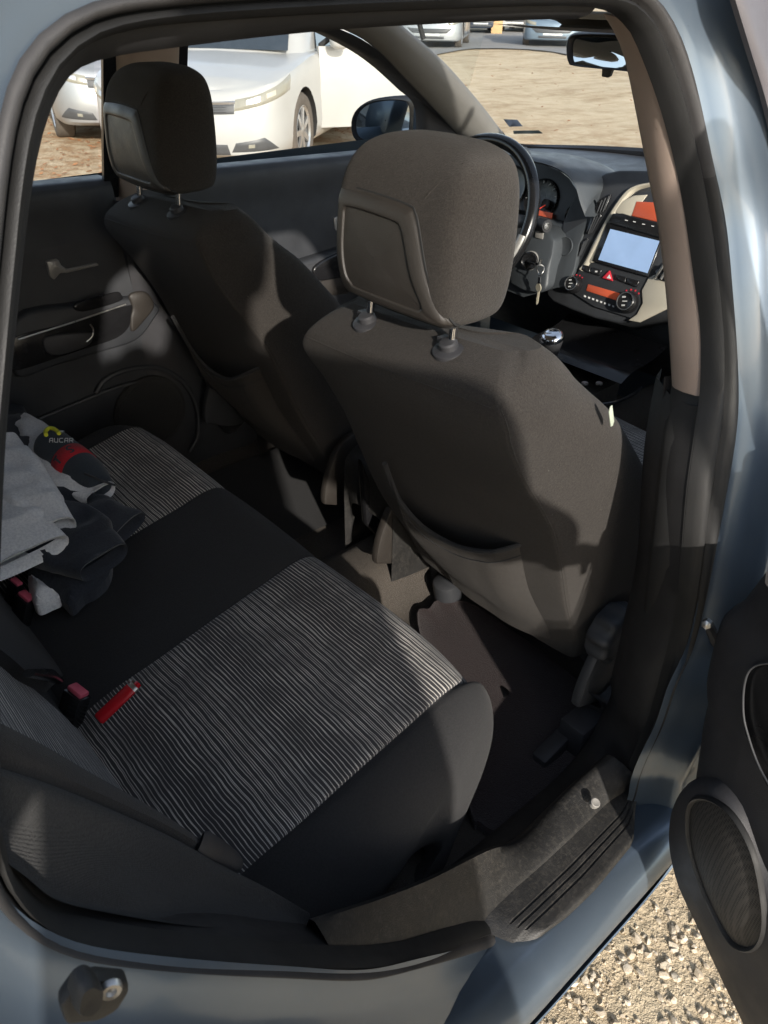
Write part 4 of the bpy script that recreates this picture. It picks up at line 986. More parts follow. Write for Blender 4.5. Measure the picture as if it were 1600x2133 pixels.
def knob(px, py, rpx, nm):
    c = os_(px, py, .005); r = (os_(px+rpx, py, .005)-c).length
    k = MB().lathe([(0, r*1.05), (.006, r*1.04), (.012, r), (.022, r*.93), (.0235, r*.86), (.0225, r*.80), (.0225, 0)], c, SN, 36, cap=False).build(nm, M['gloss_black'], stack, ang=60)
    MB().lathe([(.0225, r*.86), (.0245, r*.84), (.0245, r*.78), (.0225, r*.76)], c, SN, 36, cap=False).build('knob_ring', M['steel'], stack)
    m_ = MB()
    for dx, dy, w_, h_ in ((-.25, .38, .34, .16), (.0, -.02, .5, .10), (-.15, -.4, .34, .14)):
        u = (os_(px+1, py, 0)-os_(px, py, 0)).normalized(); v = SN.cross(u).normalized(); o = c+SN*.0232+u*r*dx*.6+v*r*dy
        m_.prism([o+u*r*w_*.5+v*r*h_*.5, o-u*r*w_*.5+v*r*h_*.5, o-u*r*w_*.5-v*r*h_*.5, o+u*r*w_*.5-v*r*h_*.5], SN*.0005)
    m_.build('knob_mark', M['pale_mark'], stack)
    t_ = MB()
    for k2 in range(5):
        an = R(60+k2*22); u = Vector((1, 0, 0)); v = SN.cross(u)*-1
        v = Vector((0, .40, .915)); o = c+(u*math.cos(an)+v*math.sin(an))*r*1.22+SN*.003
        t_.lathe([(0, r*.09), (.001, r*.08), (.001, 0)], o, SN, 8, cap=False)
    t_.build('knob_scale', M['hazard'], stack)
knob(1199, 594, 15, 'climate_knob'); knob(1311, 631, 20.5, 'climate_knob')
# side vents on the left flank of the stack
for q in ([(1247, 421), (1276, 404), (1262, 440), (1238, 444)], [(1234, 452), (1256, 448), (1236, 484), (1222, 488)], [(1214, 505), (1228, 496), (1212, 530), (1204, 535)]):
    v = plate(q, .002, .006, 'air_vent', M['gloss_black'], stack, .0015)
    mk = MB()
    for f in (.25, .5, .75):
        p0 = os_(*[lerp(q[0][i], q[1][i], f) for i in (0, 1)], .009); p1 = os_(*[lerp(q[3][i], q[2][i], f) for i in (0, 1)], .009); mk.tube([p0, p1], .0017, 6)
    mk.build('vent_slats', M['trim_grey'], stack)
v = plate([(1366, 566), (1392, 546), (1400, 590), (1372, 582)], .012, .004, 'air_vent', M['gloss_black'], stack, .001)
MB().tube([os_(1364, 580, .018), os_(1382, 552, .018)], .003, 6).tube([os_(1376, 582, .018), os_(1392, 556, .018)], .003, 6).build('vent_slats', M['steel'], stack)
# shelf below the stack, console body, gear lever
mb = MB().loft([[(x, y, z) for x in (-.09, -.05, .03, .11, .20)] for y, z in ((.62, .655), (.66, .672), (.74, .68), (.80, .70))], 3, 3)
mb.build('console_tray', M['gloss_black'], car)
mb = MB()
for sec in ():
    pass
rows = []
for y, z, w in ((.70, .62, .12), (.50, .60, .11), (.36, .555, .10), (.20, .545, .09), (.10, .60, .085), (.03, .595, .08), (.005, .56, .078)):
    rows.append([(.03-w, y, .33), (.03-w, y, z-.03), (.03-w+.012, y, z), (.03, y, z+.006), (.03+w-.012, y, z), (.03+w, y, z-.03), (.03+w, y, .33)])
rows.append([(.03-.076, .012, .33), (.03-.07, .02, .42), (.03-.05, .004, .48), (.03, .0, .49), (.03+.05, .004, .48), (.03+.07, .02, .42), (.03+.076, .012, .33)])
mb.loft(rows, 3, 3)
cons = mb.build('tunnel_console', M['trim_dirty'], car, ang=50)
MB().prism([at(x, y, 'x', .02) for x, y in ((742, 950), (760, 1000), (790, 1050), (826, 1128), (800, 1140), (752, 1085))], (.02, 0, 0)).build('console_end_panel', M['gloss_black'], cons, bev=.006)
g = at(1150, 704, 'x', .03)
gl = MB().lathe([(-.045, .012), (-.03, .017), (-.012, .024), (.0, .0265), (.008, .025), (.013, .02)], g, (0, -.35, 1), 26).build('gear_lever', M['trim'], car)
MB().lathe([(.0, .0285), (.008, .027), (.014, .021), (.0165, .012), (.0165, .0)], g, (0, -.35, 1), 26, cap=False).build('knob_cap', M['chrome'], gl)
MB().lathe([(-.13, .06), (-.10, .045), (-.06, .022), (-.045, .013)], g, (0, -.1, 1), 20, cap=False).build('gear_gaiter', M['trim'], gl)
for x in (1218, 1248): MB().lathe([(0, .008), (.004, .007), (.004, 0)], at(x, 800, 'z', .662), (0, 0, 1), 12, cap=False).build('console_button', M['steel'], cons)
MB().tube(cr([at(x, y, 'z', .64) for x, y in ((1235, 845), (1280, 838), (1318, 822), (1335, 808))], 6), .004, 8).build('cup_holder_rim', M['gloss_black'], cons)
# lock and striker on the dogleg
sx = lambda px, py, d=0: at(px, py, 'x', .838+d)
pl = [(116, 2062), (150, 2014), (200, 2006), (255, 2012), (262, 2030), (236, 2072), (196, 2094), (130, 2100)]
strk = MB().prism([sx(x, y) for x, y in pl], (.010, -.002, .002)).build('lock_striker', M['rubber_dark'], car, bev=.003)
ov = cr([sx(x, y, .010) for x, y in ((148, 2070), (158, 2038), (184, 2024), (206, 2042), (200, 2074), (178, 2096), (152, 2094))], 5, True)
c = sum(ov, Vector())/len(ov)
MB().grid([[c+(p-c)*k+Vector((h, 0, 0)) for p in ov] for k, h in ((1.0, -.004), (1.0, .002), (.95, .005), (.8, .007), (.4, .0065), (.02, .006))], False, True).build('striker_pad', M['rubber_dark'], strk)
c = sx(230, 2057, .012)
MB().lathe([(0, .0052), (.002, .0050), (.003, .0044), (.0028, .0026), (.001, .0018), (.001, 0)], c, (1, -.25, .2), 20, cap=False).build('striker_screw', M['steel'], strk)
# ================================================================== THE OPEN REAR DOOR
TH = R(68); DH = Vector((.835, -.005, 0)); DU = Vector((math.sin(TH), -math.cos(TH), 0)); DN = Vector((-math.cos(TH), -math.sin(TH), 0))
def dl(u, z, w): return DH+DU*u+DN*w+Vector((0, 0, z))
def dpx(px, py, w): return atp(px, py, DH+DN*w, DN)
out_uz = [(.05, .40), (.05, .70), (.05, 1.0), (.40, 1.01), (.84, 1.02), (.88, .92), (.82, .78), (.70, .62), (.58, .48), (.48, .39), (.36, .36), (.15, .36)]
rdoor = MB().prism([dl(u, z, -.045+.02*(1-abs(z-.7)/.4)) for u, z in out_uz], DN*.085).build('rear_door', M['paint'], car, bev=.012, label='open near rear door')
lin = [(.075, .42), (.07, .70), (.08, .985), (.40, .99), (.80, 1.0), (.83, .92), (.77, .79), (.66, .64), (.55, .51), (.46, .43), (.36, .395), (.18, .395)]
MB().prism([dl(u, z, .040) for u, z in lin], DN*.028).build('door_lining', M['trim'], rdoor, bev=.010)
# upper roll with armrest, its edge towards the hinge traced
edge = [(1612, 1180), (1578, 1222), (1556, 1246), (1522, 1270), (1505, 1310), (1492, 1358), (1482, 1412), (1486, 1446), (1476, 1499), (1470, 1550), (1462, 1610), (1460, 1660)]
E1 = cr([dpx(x, y, .085) for x, y in edge], 4)
rows = [[p+DU*.004-DN*.05 for p in E1], [p+DU*.0-DN*.015 for p in E1], E1]
for du, dw in ((.006, .016), (.02, .03), (.05, .040), (.09, .042), (.16, .040), (.35, .036), (.62, .02)):
    rows.append([p+DU*du+DN*dw*(1-.25*math.sin(i/len(E1)*3)) for i, p in enumerate(E1)])
MB().grid(rows).build('door_armrest', M['trim'], rdoor, ang=60)
ins = [(1660, 1376), (1600, 1381), (1573, 1387), (1557, 1404), (1549, 1440), (1549, 1490), (1558, 1530), (1575, 1581), (1600, 1631), (1660, 1720)]
I1 = cr([dpx(x, y, .128) for x, y in ins], 4)
MB().tube(I1, .0014, 8).build('armrest_edge', M['trim_grey'], rdoor)
MB().prism([dpx(x, y, .120) for x, y in ins], DN*.004).build('door_pull', M['gloss_black'], rdoor, bev=.002)
# speaker pod
pod = [(1506, 1622), (1475, 1617), (1450, 1620), (1431, 1640), (1413, 1687), (1412, 1750), (1431, 1831), (1475, 1925), (1519, 2019), (1575, 2133), (1640, 2250), (1760, 2250), (1760, 2000), (1660, 1900), (1600, 1800), (1552, 1675)]
PL = cr([dpx(x, y, .115) for x, y in pod], 4, True); c = sum(PL, Vector())/len(PL)
rows = []
for k, d in ((1.0, -.08), (1.0, -.03), (1.0, -.008), (.985, .006), (.95, .017), (.90, .022), (.6, .024), (.3, .024), (.02, .024)):
    rows.append([c+(p-c)*k+DN*d for p in PL])
MB().grid(rows, False, True).build('speaker_pod', M['trim'], rdoor, ang=60)
spk = [(1441, 1675), (1475, 1667), (1525, 1700), (1569, 1781), (1590, 1894), (1583, 1956), (1556, 1977), (1519, 1956), (1475, 1875), (1444, 1787), (1434, 1725)]
SL2 = cr([dpx(x, y, .140) for x, y in spk], 5, True); c = sum(SL2, Vector())/len(SL2)
rows = [[c+(p-c)*k+DN*d for p in SL2] for k, d in ((1.05, -.003), (1.05, .001), (1.02, .004), (.99, .002), (.975, -.001))]
MB().grid(rows, False, True).build('speaker_rim', M['rubber_dark'], rdoor)
t = NT('speaker_mesh'); vor = t.n('ShaderNodeTexVoronoi'); vor.inputs['Scale'].default_value = 330; vor.inputs['Randomness'].default_value = .12; t.l(t.tc.outputs['Object'], vor.inputs['Vector'])
dots = t.ramp(vor.outputs['Distance'], [(.34, 1.0), (.5, 0.0)]); t.set(base=t.mix(dots, (.05, .046, .042), (.012, .012, .012)), rough=.6); M['spk'] = t.m
MB().grid([[c+(p-c)*k+DN*d for p in SL2] for k, d in ((.98, -.001), (.8, .003), (.5, .006), (.2, .007), (.02, .007))], False, True).build('speaker_grille', M['spk'], rdoor)
# window frame and pane of the open door, leaning in like the body side
fw = lambda z: .01+(z-1.0)*.30
fp = [dl(.055, 1.0, fw(1.0)), dl(.075, 1.2, fw(1.2)), dl(.115, 1.36, fw(1.36)), dl(.17, 1.395, fw(1.395)), dl(.40, 1.40, fw(1.4)), dl(.62, 1.375, fw(1.375)), dl(.76, 1.27, fw(1.27)), dl(.84, 1.02, fw(1.02))]
MB().tube(cr(fp, 6), .020, 10).build('window_frame', M['gloss_black'], rdoor)
gp = cr(fp, 6); c = sum(gp, Vector())/len(gp)
MB().poly([p for p in gp]).build('window_pane', M['glass'], rdoor, smooth=False)
# check strap and hinge bolt
q = at(1472, 1300, 'x', .795)
mb = MB().lathe([(-.005, .0065), (.003, .006), (.004, .004), (.0045, .0)], q, (.2, -.95, .2), 6, cap=False)
chk = mb.build('hinge_bolt', M['steel'], car, ang=30)
q2 = at(1516, 1362, 'x', .80)
MB().tube([q+Vector((0, .006, -.004)), q.lerp(q2, .5)+Vector((0, .0, -.004)), q2], [.006, .008, .008], 8).build('check_strap', M['trim'], car)
# ================================================================== LOOSE THINGS
# ---- draped cloth: filled outline, domed, creased
def inside(p, poly):
    c = False; n = len(poly)
    for i in range(n):
        a, b = poly[i], poly[i-1]
        if (a[1] > p[1]) != (b[1] > p[1]) and p[0] < (b[0]-a[0])*(p[1]-a[1])/(b[1]-a[1])+a[0]: c = not c
    return c
def edge_d(p, poly):
    m_ = 9
    for i in range(len(poly)):
        a, b = poly[i-1], poly[i]; ab = b-a; t_ = max(0, min(1, (p-a).dot(ab)/max(1e-9, ab.length_squared))); m_ = min(m_, (p-(a+ab*t_)).length)
    return m_
def drape(mb, px, base, h, seed, fold=(0, 0), ns=14, amp=.012, rim=.02, step=.007, mat=0, zb=None):
    """px outline on the plane z = base, height h in the middle; folds run along the given plan direction"""
    pl = [at(x, y, 'z', base) for x, y in px]; pl = cr(pl, 3, True); P2 = [Vector((p.x, p.y)) for p in pl]
    bm = bmesh.new(); vs = [bm.verts.new((p.x, p.y, 0)) for p in P2]
    f = bm.faces.new(vs); bmesh.ops.triangulate(bm, faces=[f])
    for _ in range(5):
        es = [e for e in bm.edges if e.calc_length() > step*1.8]
        if not es: break
        bmesh.ops.subdivide_edges(bm, edges=es, cuts=1); bmesh.ops.triangulate(bm, faces=bm.faces)
    for _ in range(2): bmesh.ops.smooth_vert(bm, verts=[v for v in bm.verts if not v.is_boundary], factor=.5, use_axis_x=True, use_axis_y=True)
    fd = Vector(fold).normalized() if Vector(fold).length else Vector((1, 0)); pd = Vector((-fd.y, fd.x))
    b = len(mb.V)
    for i, v in enumerate(bm.verts): v.index = i
    for v in bm.verts:
        p = Vector((v.co.x, v.co.y)); d = edge_d(p, P2)
        a = p.dot(fd); c = p.dot(pd)
        wr = noise.noise(Vector((a*ns*.35, c*ns*1.5, seed)))+.55*noise.noise(Vector((a*ns*.8, c*ns*3.4, seed+7)))
        wr = (1-abs(wr))**2*1.2-.6+.4*wr
        e = min(1, d/rim); z = h*(1-(1-min(1, d/(rim*2.4)))**2)+amp*wr*e
        lip = math.sqrt(max(0, 1-(1-e)**2))
        mb.V.append((p.x, p.y, base+.003+z*.75*(.35+.65*lip)+.008*lip-.012*(1-lip)))
    for f in bm.faces: mb.F.append(tuple(b+v.index for v in f.verts)); mb.M.append(mat)
    bd = [e for e in bm.edges if e.is_boundary]
    for e in bd:      # hem turned down
        i, j = e.verts[0].index, e.verts[1].index
        k = len(mb.V)
        for q in (i, j): x, y, z = mb.V[b+q]; mb.V.append((x, y, z-.022))
        mb.F.append((b+i, b+j, k+1, k)); mb.M.append(mat)
    bm.free(); return mb
def sleeve(mb, px, z, w, th, seed, crease=.5, cuff=.05, mat=0, nseg=5):
    """flattened cloth tube along a path traced in the plane z; the last end is open and shows its inside"""
    zs = z if isinstance(z, (list, tuple)) else [z]*len(px); ws = w if isinstance(w, (list, tuple)) else [w]*len(px)
    P = cr([at(x, y, 'z', q) for (x, y), q in zip(px, zs)], nseg); Wd = [v.x for v in cr([Vector((q, 0, 0)) for q in ws], nseg)]
    n = len(P); K = 30; rows = []; L = [0]
    for a, b in zip(P, P[1:]): L.append(L[-1]+(b-a).length)
    def ring(i, sc=1.0, back=0.0, thk=1.0):
        t_ = (P[min(i+1, n-1)]-P[max(i-1, 0)]).normalized(); sd = t_.cross(Vector((0, 0, 1))).normalized(); up = sd.cross(t_); o = P[i]-t_*back; r_ = []
        dist = L[-1]-L[i]
        for k in range(K):
            a = 2*math.pi*k/K; c, s2 = math.cos(a), math.sin(a)
            xx = math.copysign(abs(c)**.75, c)*Wd[i]*.5*sc; zz = math.copysign(abs(s2)**.7, s2)*th*.5*thk
            p = o+sd*xx+up*(zz+th*.5)
            f = noise.noise(Vector((xx*26, (L[i])*13, seed)))*.55+noise.noise(Vector((xx*11+L[i]*22, L[i]*9-xx*16, seed+5)))
            f = 1-abs(f)*1.6
            amp = crease*.016*(1 if s2 > -.2 else .2)*min(1, dist/.05+.06)
            if dist < cuff: amp *= .4
            r_.append(p+up*(f*amp)+t_*(.004*noise.noise(Vector((c*.9, s2*.9, seed+i*.01))) if dist < .004 else 0))
        return r_
    for i in range(n):
        d = L[-1]-L[i]
        rows.append(ring(i, 1.0 if d > cuff else .93+.05*(1-d/cuff)))
    e = ring(n-1, .99); rows += [e, ring(n-1, .955, .002, .72), ring(n-2, .92, .0, .62), ring(max(0, n-4), .85, 0, .45)]
    b = len(mb.V); mb.grid(rows, False, True, mat); mb.fan([b+k for k in range(K)], True, mat)
    return mb
def panel(mb, px, base, h, seed, fold, amp=.008, rim=.05, **k): return drape(mb, px, base, h, seed, fold, 8, amp, rim, .008, **k)
jk = MB()
panel(jk, [(-30, 850), (21, 880), (49, 892), (74, 919), (92, 955), (108, 985), (118, 1012), (132, 1045), (150, 1080), (120, 1130), (60, 1150), (10, 1100), (-30, 930)], .556, .030, 3.1, (.4, -.9), .012)
sleeve(jk, [(5, 890), (38, 945), (75, 1008), (122, 1056), (180, 1090), (236, 1104), (274, 1116)], [.570, .572, .570, .566, .562, .560, .558], [.11, .105, .10, .10, .10, .095, .09], .036, 4.4, 1.0)
sleeve(jk, [(70, 1110), (110, 1128), (150, 1150), (190, 1172), (222, 1190)], [.575, .572, .566, .562, .560], [.14, .15, .15, .13, .10], .042, 8.1, 1.1)
panel(jk, [(55, 1140), (110, 1100), (180, 1110), (226, 1150), (225, 1188), (196, 1218), (170, 1231), (146, 1254), (128, 1240), (119, 1232), (85, 1204), (57, 1190)], .552, .022, 5.7, (.7, -.5), .012)
jk = jk.build('jacket', M['navy'], None, ang=70); tag(jk, 'crumpled dark navy garment on the rear bench under the grey sweatshirt', 'jacket')
sw_ = MB()
panel(sw_, [(-60, 880), (-10, 905), (17, 902), (40, 941), (42, 966), (55, 996), (70, 1019), (85, 1045), (104, 1053), (112, 1070), (90, 1110), (40, 1130), (-20, 1140), (-80, 1120)], .604, .028, 1.3, (.5, -.9), .012)
sleeve(sw_, [(-10, 960), (25, 1005), (58, 1052), (88, 1092), (112, 1126)], [.618, .620, .618, .612, .606], [.105, .11, .105, .095, .085], .042, 2.7, .9, .055)
sleeve(sw_, [(-60, 1060), (-25, 1095), (10, 1128), (40, 1160), (64, 1184)], [.612, .612, .610, .606, .600], [.14, .145, .15, .15, .145], .044, 7.7, .8, .06)
sleeve(sw_, [(52, 902), (84, 925), (112, 962), (140, 1000), (176, 1030), (214, 1046)], [.578, .582, .584, .584, .582, .580], [.05, .07, .08, .09, .085, .072], .034, 5.5, .8, .05)
panel(sw_, [(57, 1191), (70, 1196), (85, 1204), (104, 1219), (121, 1232), (100, 1243), (79, 1252), (68, 1248), (62, 1236), (56, 1214)], .556, .026, 8.8, (.6, -.5), .007, .03)
so_ = sw_.build('sweatshirt', M['jersey'], None, ang=70); tag(so_, 'pale grey sweatshirt bundled on the rear bench with its cuffs showing', 'sweatshirt')
# ---- bottle in a sleeve
B0, B1 = at(112, 932, 'z', .625), at(197, 1004, 'z', .607); ax = (B1-B0).normalized(); Lb = (B1-B0).length
bt = thing('sports_bottle', 'black bottle with a red band and yellow clip lying on the clothes', 'bottle')
pr = [(-.026, .006), (-.022, .026), (-.014, .034), (.0, .037), (Lb*.5, .038), (Lb*.82, .037), (Lb*.95, .034), (Lb+.010, .029), (Lb+.022, .022), (Lb+.026, .0)]
def dense(p, n=4):
    q = cr([Vector((a, b, 0)) for a, b in p], n); return [(v.x, max(0, v.y)) for v in q]
MB().lathe(dense(pr), B0, ax, 40, cap=False).build('body', M['bottle_black'], bt, ang=60)
i0, i1 = Lb*.40, Lb*.66
MB().lathe([(i0, .0375), (i0+.001, .0392), (i1-.001, .0392), (i1, .0375)], B0, ax, 40, cap=False).build('band', M['band_red'], bt, ang=60)
up_v = (CAM-B0).normalized(); up_v = (up_v-ax*up_v.dot(ax)).normalized(); sv = ax.cross(up_v)
def onb(s_, a_, r=.0398): return B0+ax*s_+up_v*math.cos(a_)*r+sv*math.sin(a_)*r
def stroke(mb, pts, w=.0032, r=.0399, n=6):
    """stroke along (s, angle) points lying on the sleeve"""
    P = []
    for (a, b), (c, d) in zip(pts, pts[1:]): P += [(lerp(a, c, k/n), lerp(b, d, k/n)) for k in range(n)]
    P.append(pts[-1])
    rows = [[], []]
    for k, (a, b) in enumerate(P):
        p, q = P[max(k-1, 0)], P[min(k+1, len(P)-1)]; dx, dy = q[0]-p[0], (q[1]-p[1])*r; l_ = math.hypot(dx, dy) or 1
        nx, ny = -dy/l_*w*.5, dx/l_*w*.5
        rows[0].append(onb(a+nx, b+ny/r, r)); rows[1].append(onb(a-nx, b-ny/r, r))
    mb.grid(rows)
mk = MB(); im_ = (i0+i1)/2
# band letters, reading along the girth: T then S
stroke(mk, [(im_-.011, .20), (im_-.011, .52)], .0045); stroke(mk, [(im_-.011, .36), (im_+.010, .36)], .0045)
stroke(mk, [(im_-.008, -.62), (im_-.011, -.52), (im_-.009, -.38), (im_-.003, -.34), (im_+.001, -.44), (im_+.004, -.54), (im_+.009, -.50), (im_+.010, -.40), (im_+.008, -.32)], .0042)
mk.build('lettering', M['bottle_black'], bt)
# white wordmark across the shoulder, level in the photograph
tx = CR; ty = CU
mk = MB(); o = at(103, 921, 'z', .655)
def seg(pts, x0, w=.0016):
    for (a, b), (c, d) in zip(pts, pts[1:]):
        p, q = Vector((x0+a*.0072, b*.0075)), Vector((x0+c*.0072, d*.0075)); t_ = (q-p).normalized()*.0006; nn = Vector((-t_.y, t_.x)).normalized()*w*.5
        cs_ = [p-t_+nn, q+t_+nn, q+t_-nn, p-t_-nn]; Q = []
        for v in cs_:
            f = o+tx*v.x+ty*v.y
            # settle on the sleeve surface
            s_ = (f-B0).dot(ax); rad = (f-B0-ax*s_); rr = table(s_, pr)+.0012; dcam = (CAM-f).normalized()
            dc = dcam-ax*dcam.dot(ax); bq = rad.dot(dc); aa = dc.length_squared; cc = rad.length_squared-rr*rr; disc_ = bq*bq-aa*cc
            Q.append(f+dcam*((-bq+math.sqrt(max(0, disc_)))/aa))
        mk.poly(Q)
LET = {'A': [[(0, 0), (.1, .8), (.3, 1), (.9, 1), (.9, 0)], [(.05, .4), (.9, .4)]], 'U': [[(0, 1), (0, .2), (.15, 0), (.9, 0), (.9, 1)]], 'C': [[(.9, 1), (.15, 1), (0, .8), (0, .2), (.15, 0), (.9, 0)]],
       'R': [[(0, 0), (0, 1), (.85, 1), (.9, .5), (0, .45)], [(.45, .45), (.9, 0)]]}
for k, ch in enumerate('AUCAR'):
    for s_ in LET[ch]: seg(s_, k*.0098)
mk.build('wordmark', M['white'], bt, smooth=False)
cp = cr([at(x, y, 'z', .676) for x, y in ((96, 906), (95, 898), (102, 892), (111, 893), (119, 898), (123, 903))], 5)
MB().tube(cp, .0040, 10).build('carabiner', M['yellow'], bt)
q = at(125, 900, 'z', .676); MB().tube([q, q+CR*.008], .003, 8).build('clip_gate', M['steel'], bt)
MB().tube([B1+ax*.004+up_v*.037, B1+ax*.03+up_v*.02-sv*.01, B1+ax*.034-up_v*.01-sv*.02], .0022, 8).build('sleeve_piping', M['trim_grey'], bt)
# ---- lighter
L0, L1 = at(204, 1500, 'z', .512), at(284, 1424, 'z', .538); ax = (L1-L0).normalized(); ll = (L1-L0).length
lg = thing('lighter', 'red plastic gas lighter lying on the striped seat by the buckle', 'lighter')
s1 = ax.cross(Vector((0, 0, 1))).normalized(); n1 = s1.cross(ax)
def ell(k, a, b, n=20): return [L0+ax*k+s1*a*math.cos(2*math.pi*j/n)+n1*b*math.sin(2*math.pi*j/n) for j in range(n)]
mb = MB(); rows = [ell(0, .008, .004), ell(.0015, .0105, .006), ell(.004, .0112, .0066), ell(ll*.86, .0112, .0066), ell(ll*.865, .0108, .0062)]
mb.grid(rows, False, True); mb.fan(list(range(20)), True); mb.fan([80+k for k in range(20)]); mb.build('body', M['red_plastic'], lg)
mb = MB(); rows = [ell(ll*.862, .0106, .006), ell(ll*.955, .0106, .006), ell(ll*.96, .0095, .005)]
mb.grid(rows, False, True); mb.fan([40+k for k in range(20)]); mb.build('hood', M['steel'], lg)
MB().box(L0+ax*ll*.98+s1*.003, (.009, .010, .008), Matrix((s1, ax, n1)).transposed()).build('thumb_lever', M['red_plastic'], lg, bev=.002)
c = L0+ax*ll*.95-s1*.006+n1*.004; MB().lathe([(-.003, .004), (.003, .004)], c, s1, 14).build('spark_wheel', M['steel'], lg)
# ---- keys in the ignition
ky = thing('key_bunch', 'key ring with a brass coloured key hanging from the ignition lock', 'keys')
q = at(1118, 550, 'y', .672); MB().tube([ig+Vector((.002, -.008, 0)), q], [.009, .006], 10, flat=.5).build('ignition_key', M['gloss_black'], ky)
c = at(1125, 563, 'y', .664); MB().tube([c+Vector((.010*math.cos(a), .004*math.sin(a*2), .013*math.sin(a))) for a in [2*math.pi*k/28 for k in range(28)]], .0014, 8, closed=True).build('split_ring', M['steel'], ky)
MB().tube([at(1127, 540, 'y', .668), at(1123, 553, 'y', .667)], [.004, .003], 8).build('ring_tab', M['steel'], ky)
MB().tube([at(1124, 577, 'y', .664), at(1123, 590, 'y', .664)], .0032, 8).build('key_link', M['chrome'], ky)
q = at(1122, 599, 'y', .664)
mb = MB().lathe([(-.001, .010), (.001, .010)], q, (.25, 1, 0), 20)
q0, q1 = at(1122, 605, 'y', .664), at(1118, 634, 'y', .664)
mb.prism([q0+Vector((-.003, 0, 0)), q0+Vector((.003, 0, 0)), q1+Vector((.0028, 0, .004)), q1+Vector((0, 0, -.001)), q1+Vector((-.0025, 0, .003)), q0.lerp(q1, .7)+Vector((-.002, 0, 0)), q0.lerp(q1, .6)+Vector((-.0038, 0, 0)), q0.lerp(q1, .45)+Vector((-.002, 0, 0))], (0, .002, 0))
mb.build('door_key', M['key'], ky, smooth=False)
# ================================================================== SCENERY
def gz(x, y): 
    d = math.hypot(x-.5, y)
    return 0.0 if d < 3 else min(1, (d-3)/4)*(.03*noise.noise(Vector((x*.5, y*.5, 0)))+.012*noise.noise(Vector((x*1.9, y*1.9, 4))))
mb = MB()
xs = [-400, -200, -100, -60]+[-40+.5*i for i in range(81)]+[3, 6, 12, 30, 100, 300]; ysn = [-300, -100, -40, -15, -6, -3]+[-2+.5*i for i in range(80)]+[45, 60, 100, 200, 400]
mb.grid([[(x, y, gz(x, y)) for x in xs] for y in ysn])
g_ = mb.build('ground', M['earth'], None); g_['kind'] = 'structure'
rd_ = [at(640, 98, 'z', 0), at(800, 112, 'z', 0), at(880, 116, 'z', 0), at(940, 110, 'z', 0), at(1000, 103, 'z', 0), at(1100, 104, 'z', 0), at(1200, 118, 'z', 0), at(1330, 128, 'z', 0), at(1500, 120, 'z', 0)]
far_ = [p+Vector((-.62, .78, 0)).normalized()*f for p, f in zip(rd_, (12, 13, 13, 14, 14, 15, 16, 17, 17))]
A, B = cr(rd_, 6), cr(far_, 6)
mb = MB().grid([[Vector((*(a.lerp(b, f)).xy, gz(*(a.lerp(b, f)).xy)+.03)) for a, b in zip(A, B)] for f in [i/12 for i in range(13)]])
r_ = mb.build('road', M['asphalt'], None); r_['kind'] = 'structure'
# gravel by the sill
random.seed(11)
mb = MB(); ico = bmesh.new(); bmesh.ops.create_icosphere(ico, subdivisions=1, radius=1); IV = [v.co.copy() for v in ico.verts]; IF = [[v.index for v in f.verts] for f in ico.faces]; ico.free()
n_ = 0
while n_ < 7000:
    x, y = random.uniform(.55, 1.40), random.uniform(-.50, .40)
    if (x-.85)+(y+.2)*1.0 < -.25: pass
    s_ = .0014+.0080*random.random()**4.5
    q = Matrix.Rotation(random.random()*6.28, 3, 'Z') @ Matrix.Rotation(random.random()*.9, 3, 'X'); sc = Vector((random.uniform(.75, 1.35), random.uniform(.7, 1.1), random.uniform(.4, .75)))*s_
    so3 = Vector((random.random()*50, random.random()*50, 0)); b = len(mb.V)
    for v in IV:
        k = 1+.42*noise.noise(v*1.3+so3); 
        p = q @ Vector((v.x*sc.x*k, v.y*sc.y*k, v.z*sc.z*k)); mb.V.append((x+p.x, y+p.y, s_*.18+p.z))
    for f in IF: mb.F.append([b+i for i in f]); mb.M.append(0)
    n_ += 1
gr = mb.build('gravel', M['gravel'], None, ang=25); tag(gr, 'sandy gravel of small angular stones beside the painted sill', 'gravel', kind='stuff')
# dry leaves lying about on the far earth
mb = MB()
for k in range(2600):
    if k < 2000: x, y = random.uniform(-10, -3), random.uniform(.3, 6)
    else: x, y = random.uniform(-20, -4), random.uniform(6, 24)
    s_ = random.uniform(.012, .038); a = random.random()*6.28; u = Vector((math.cos(a), math.sin(a), random.uniform(-.3, .3)))*s_; v = Vector((-math.sin(a), math.cos(a), random.uniform(-.2, .5)))*s_*.55
    o = Vector((x, y, gz(x, y)+.012)); mb.poly([o-u, o-v*.8, o+u*.5-v*.6, o+u, o+u*.4+v*.7, o+v])
lv = mb.build('fallen_leaves', M['leaf'], None, smooth=False); tag(lv, 'brown dry leaves scattered over the sandy earth', 'leaves', kind='stuff')

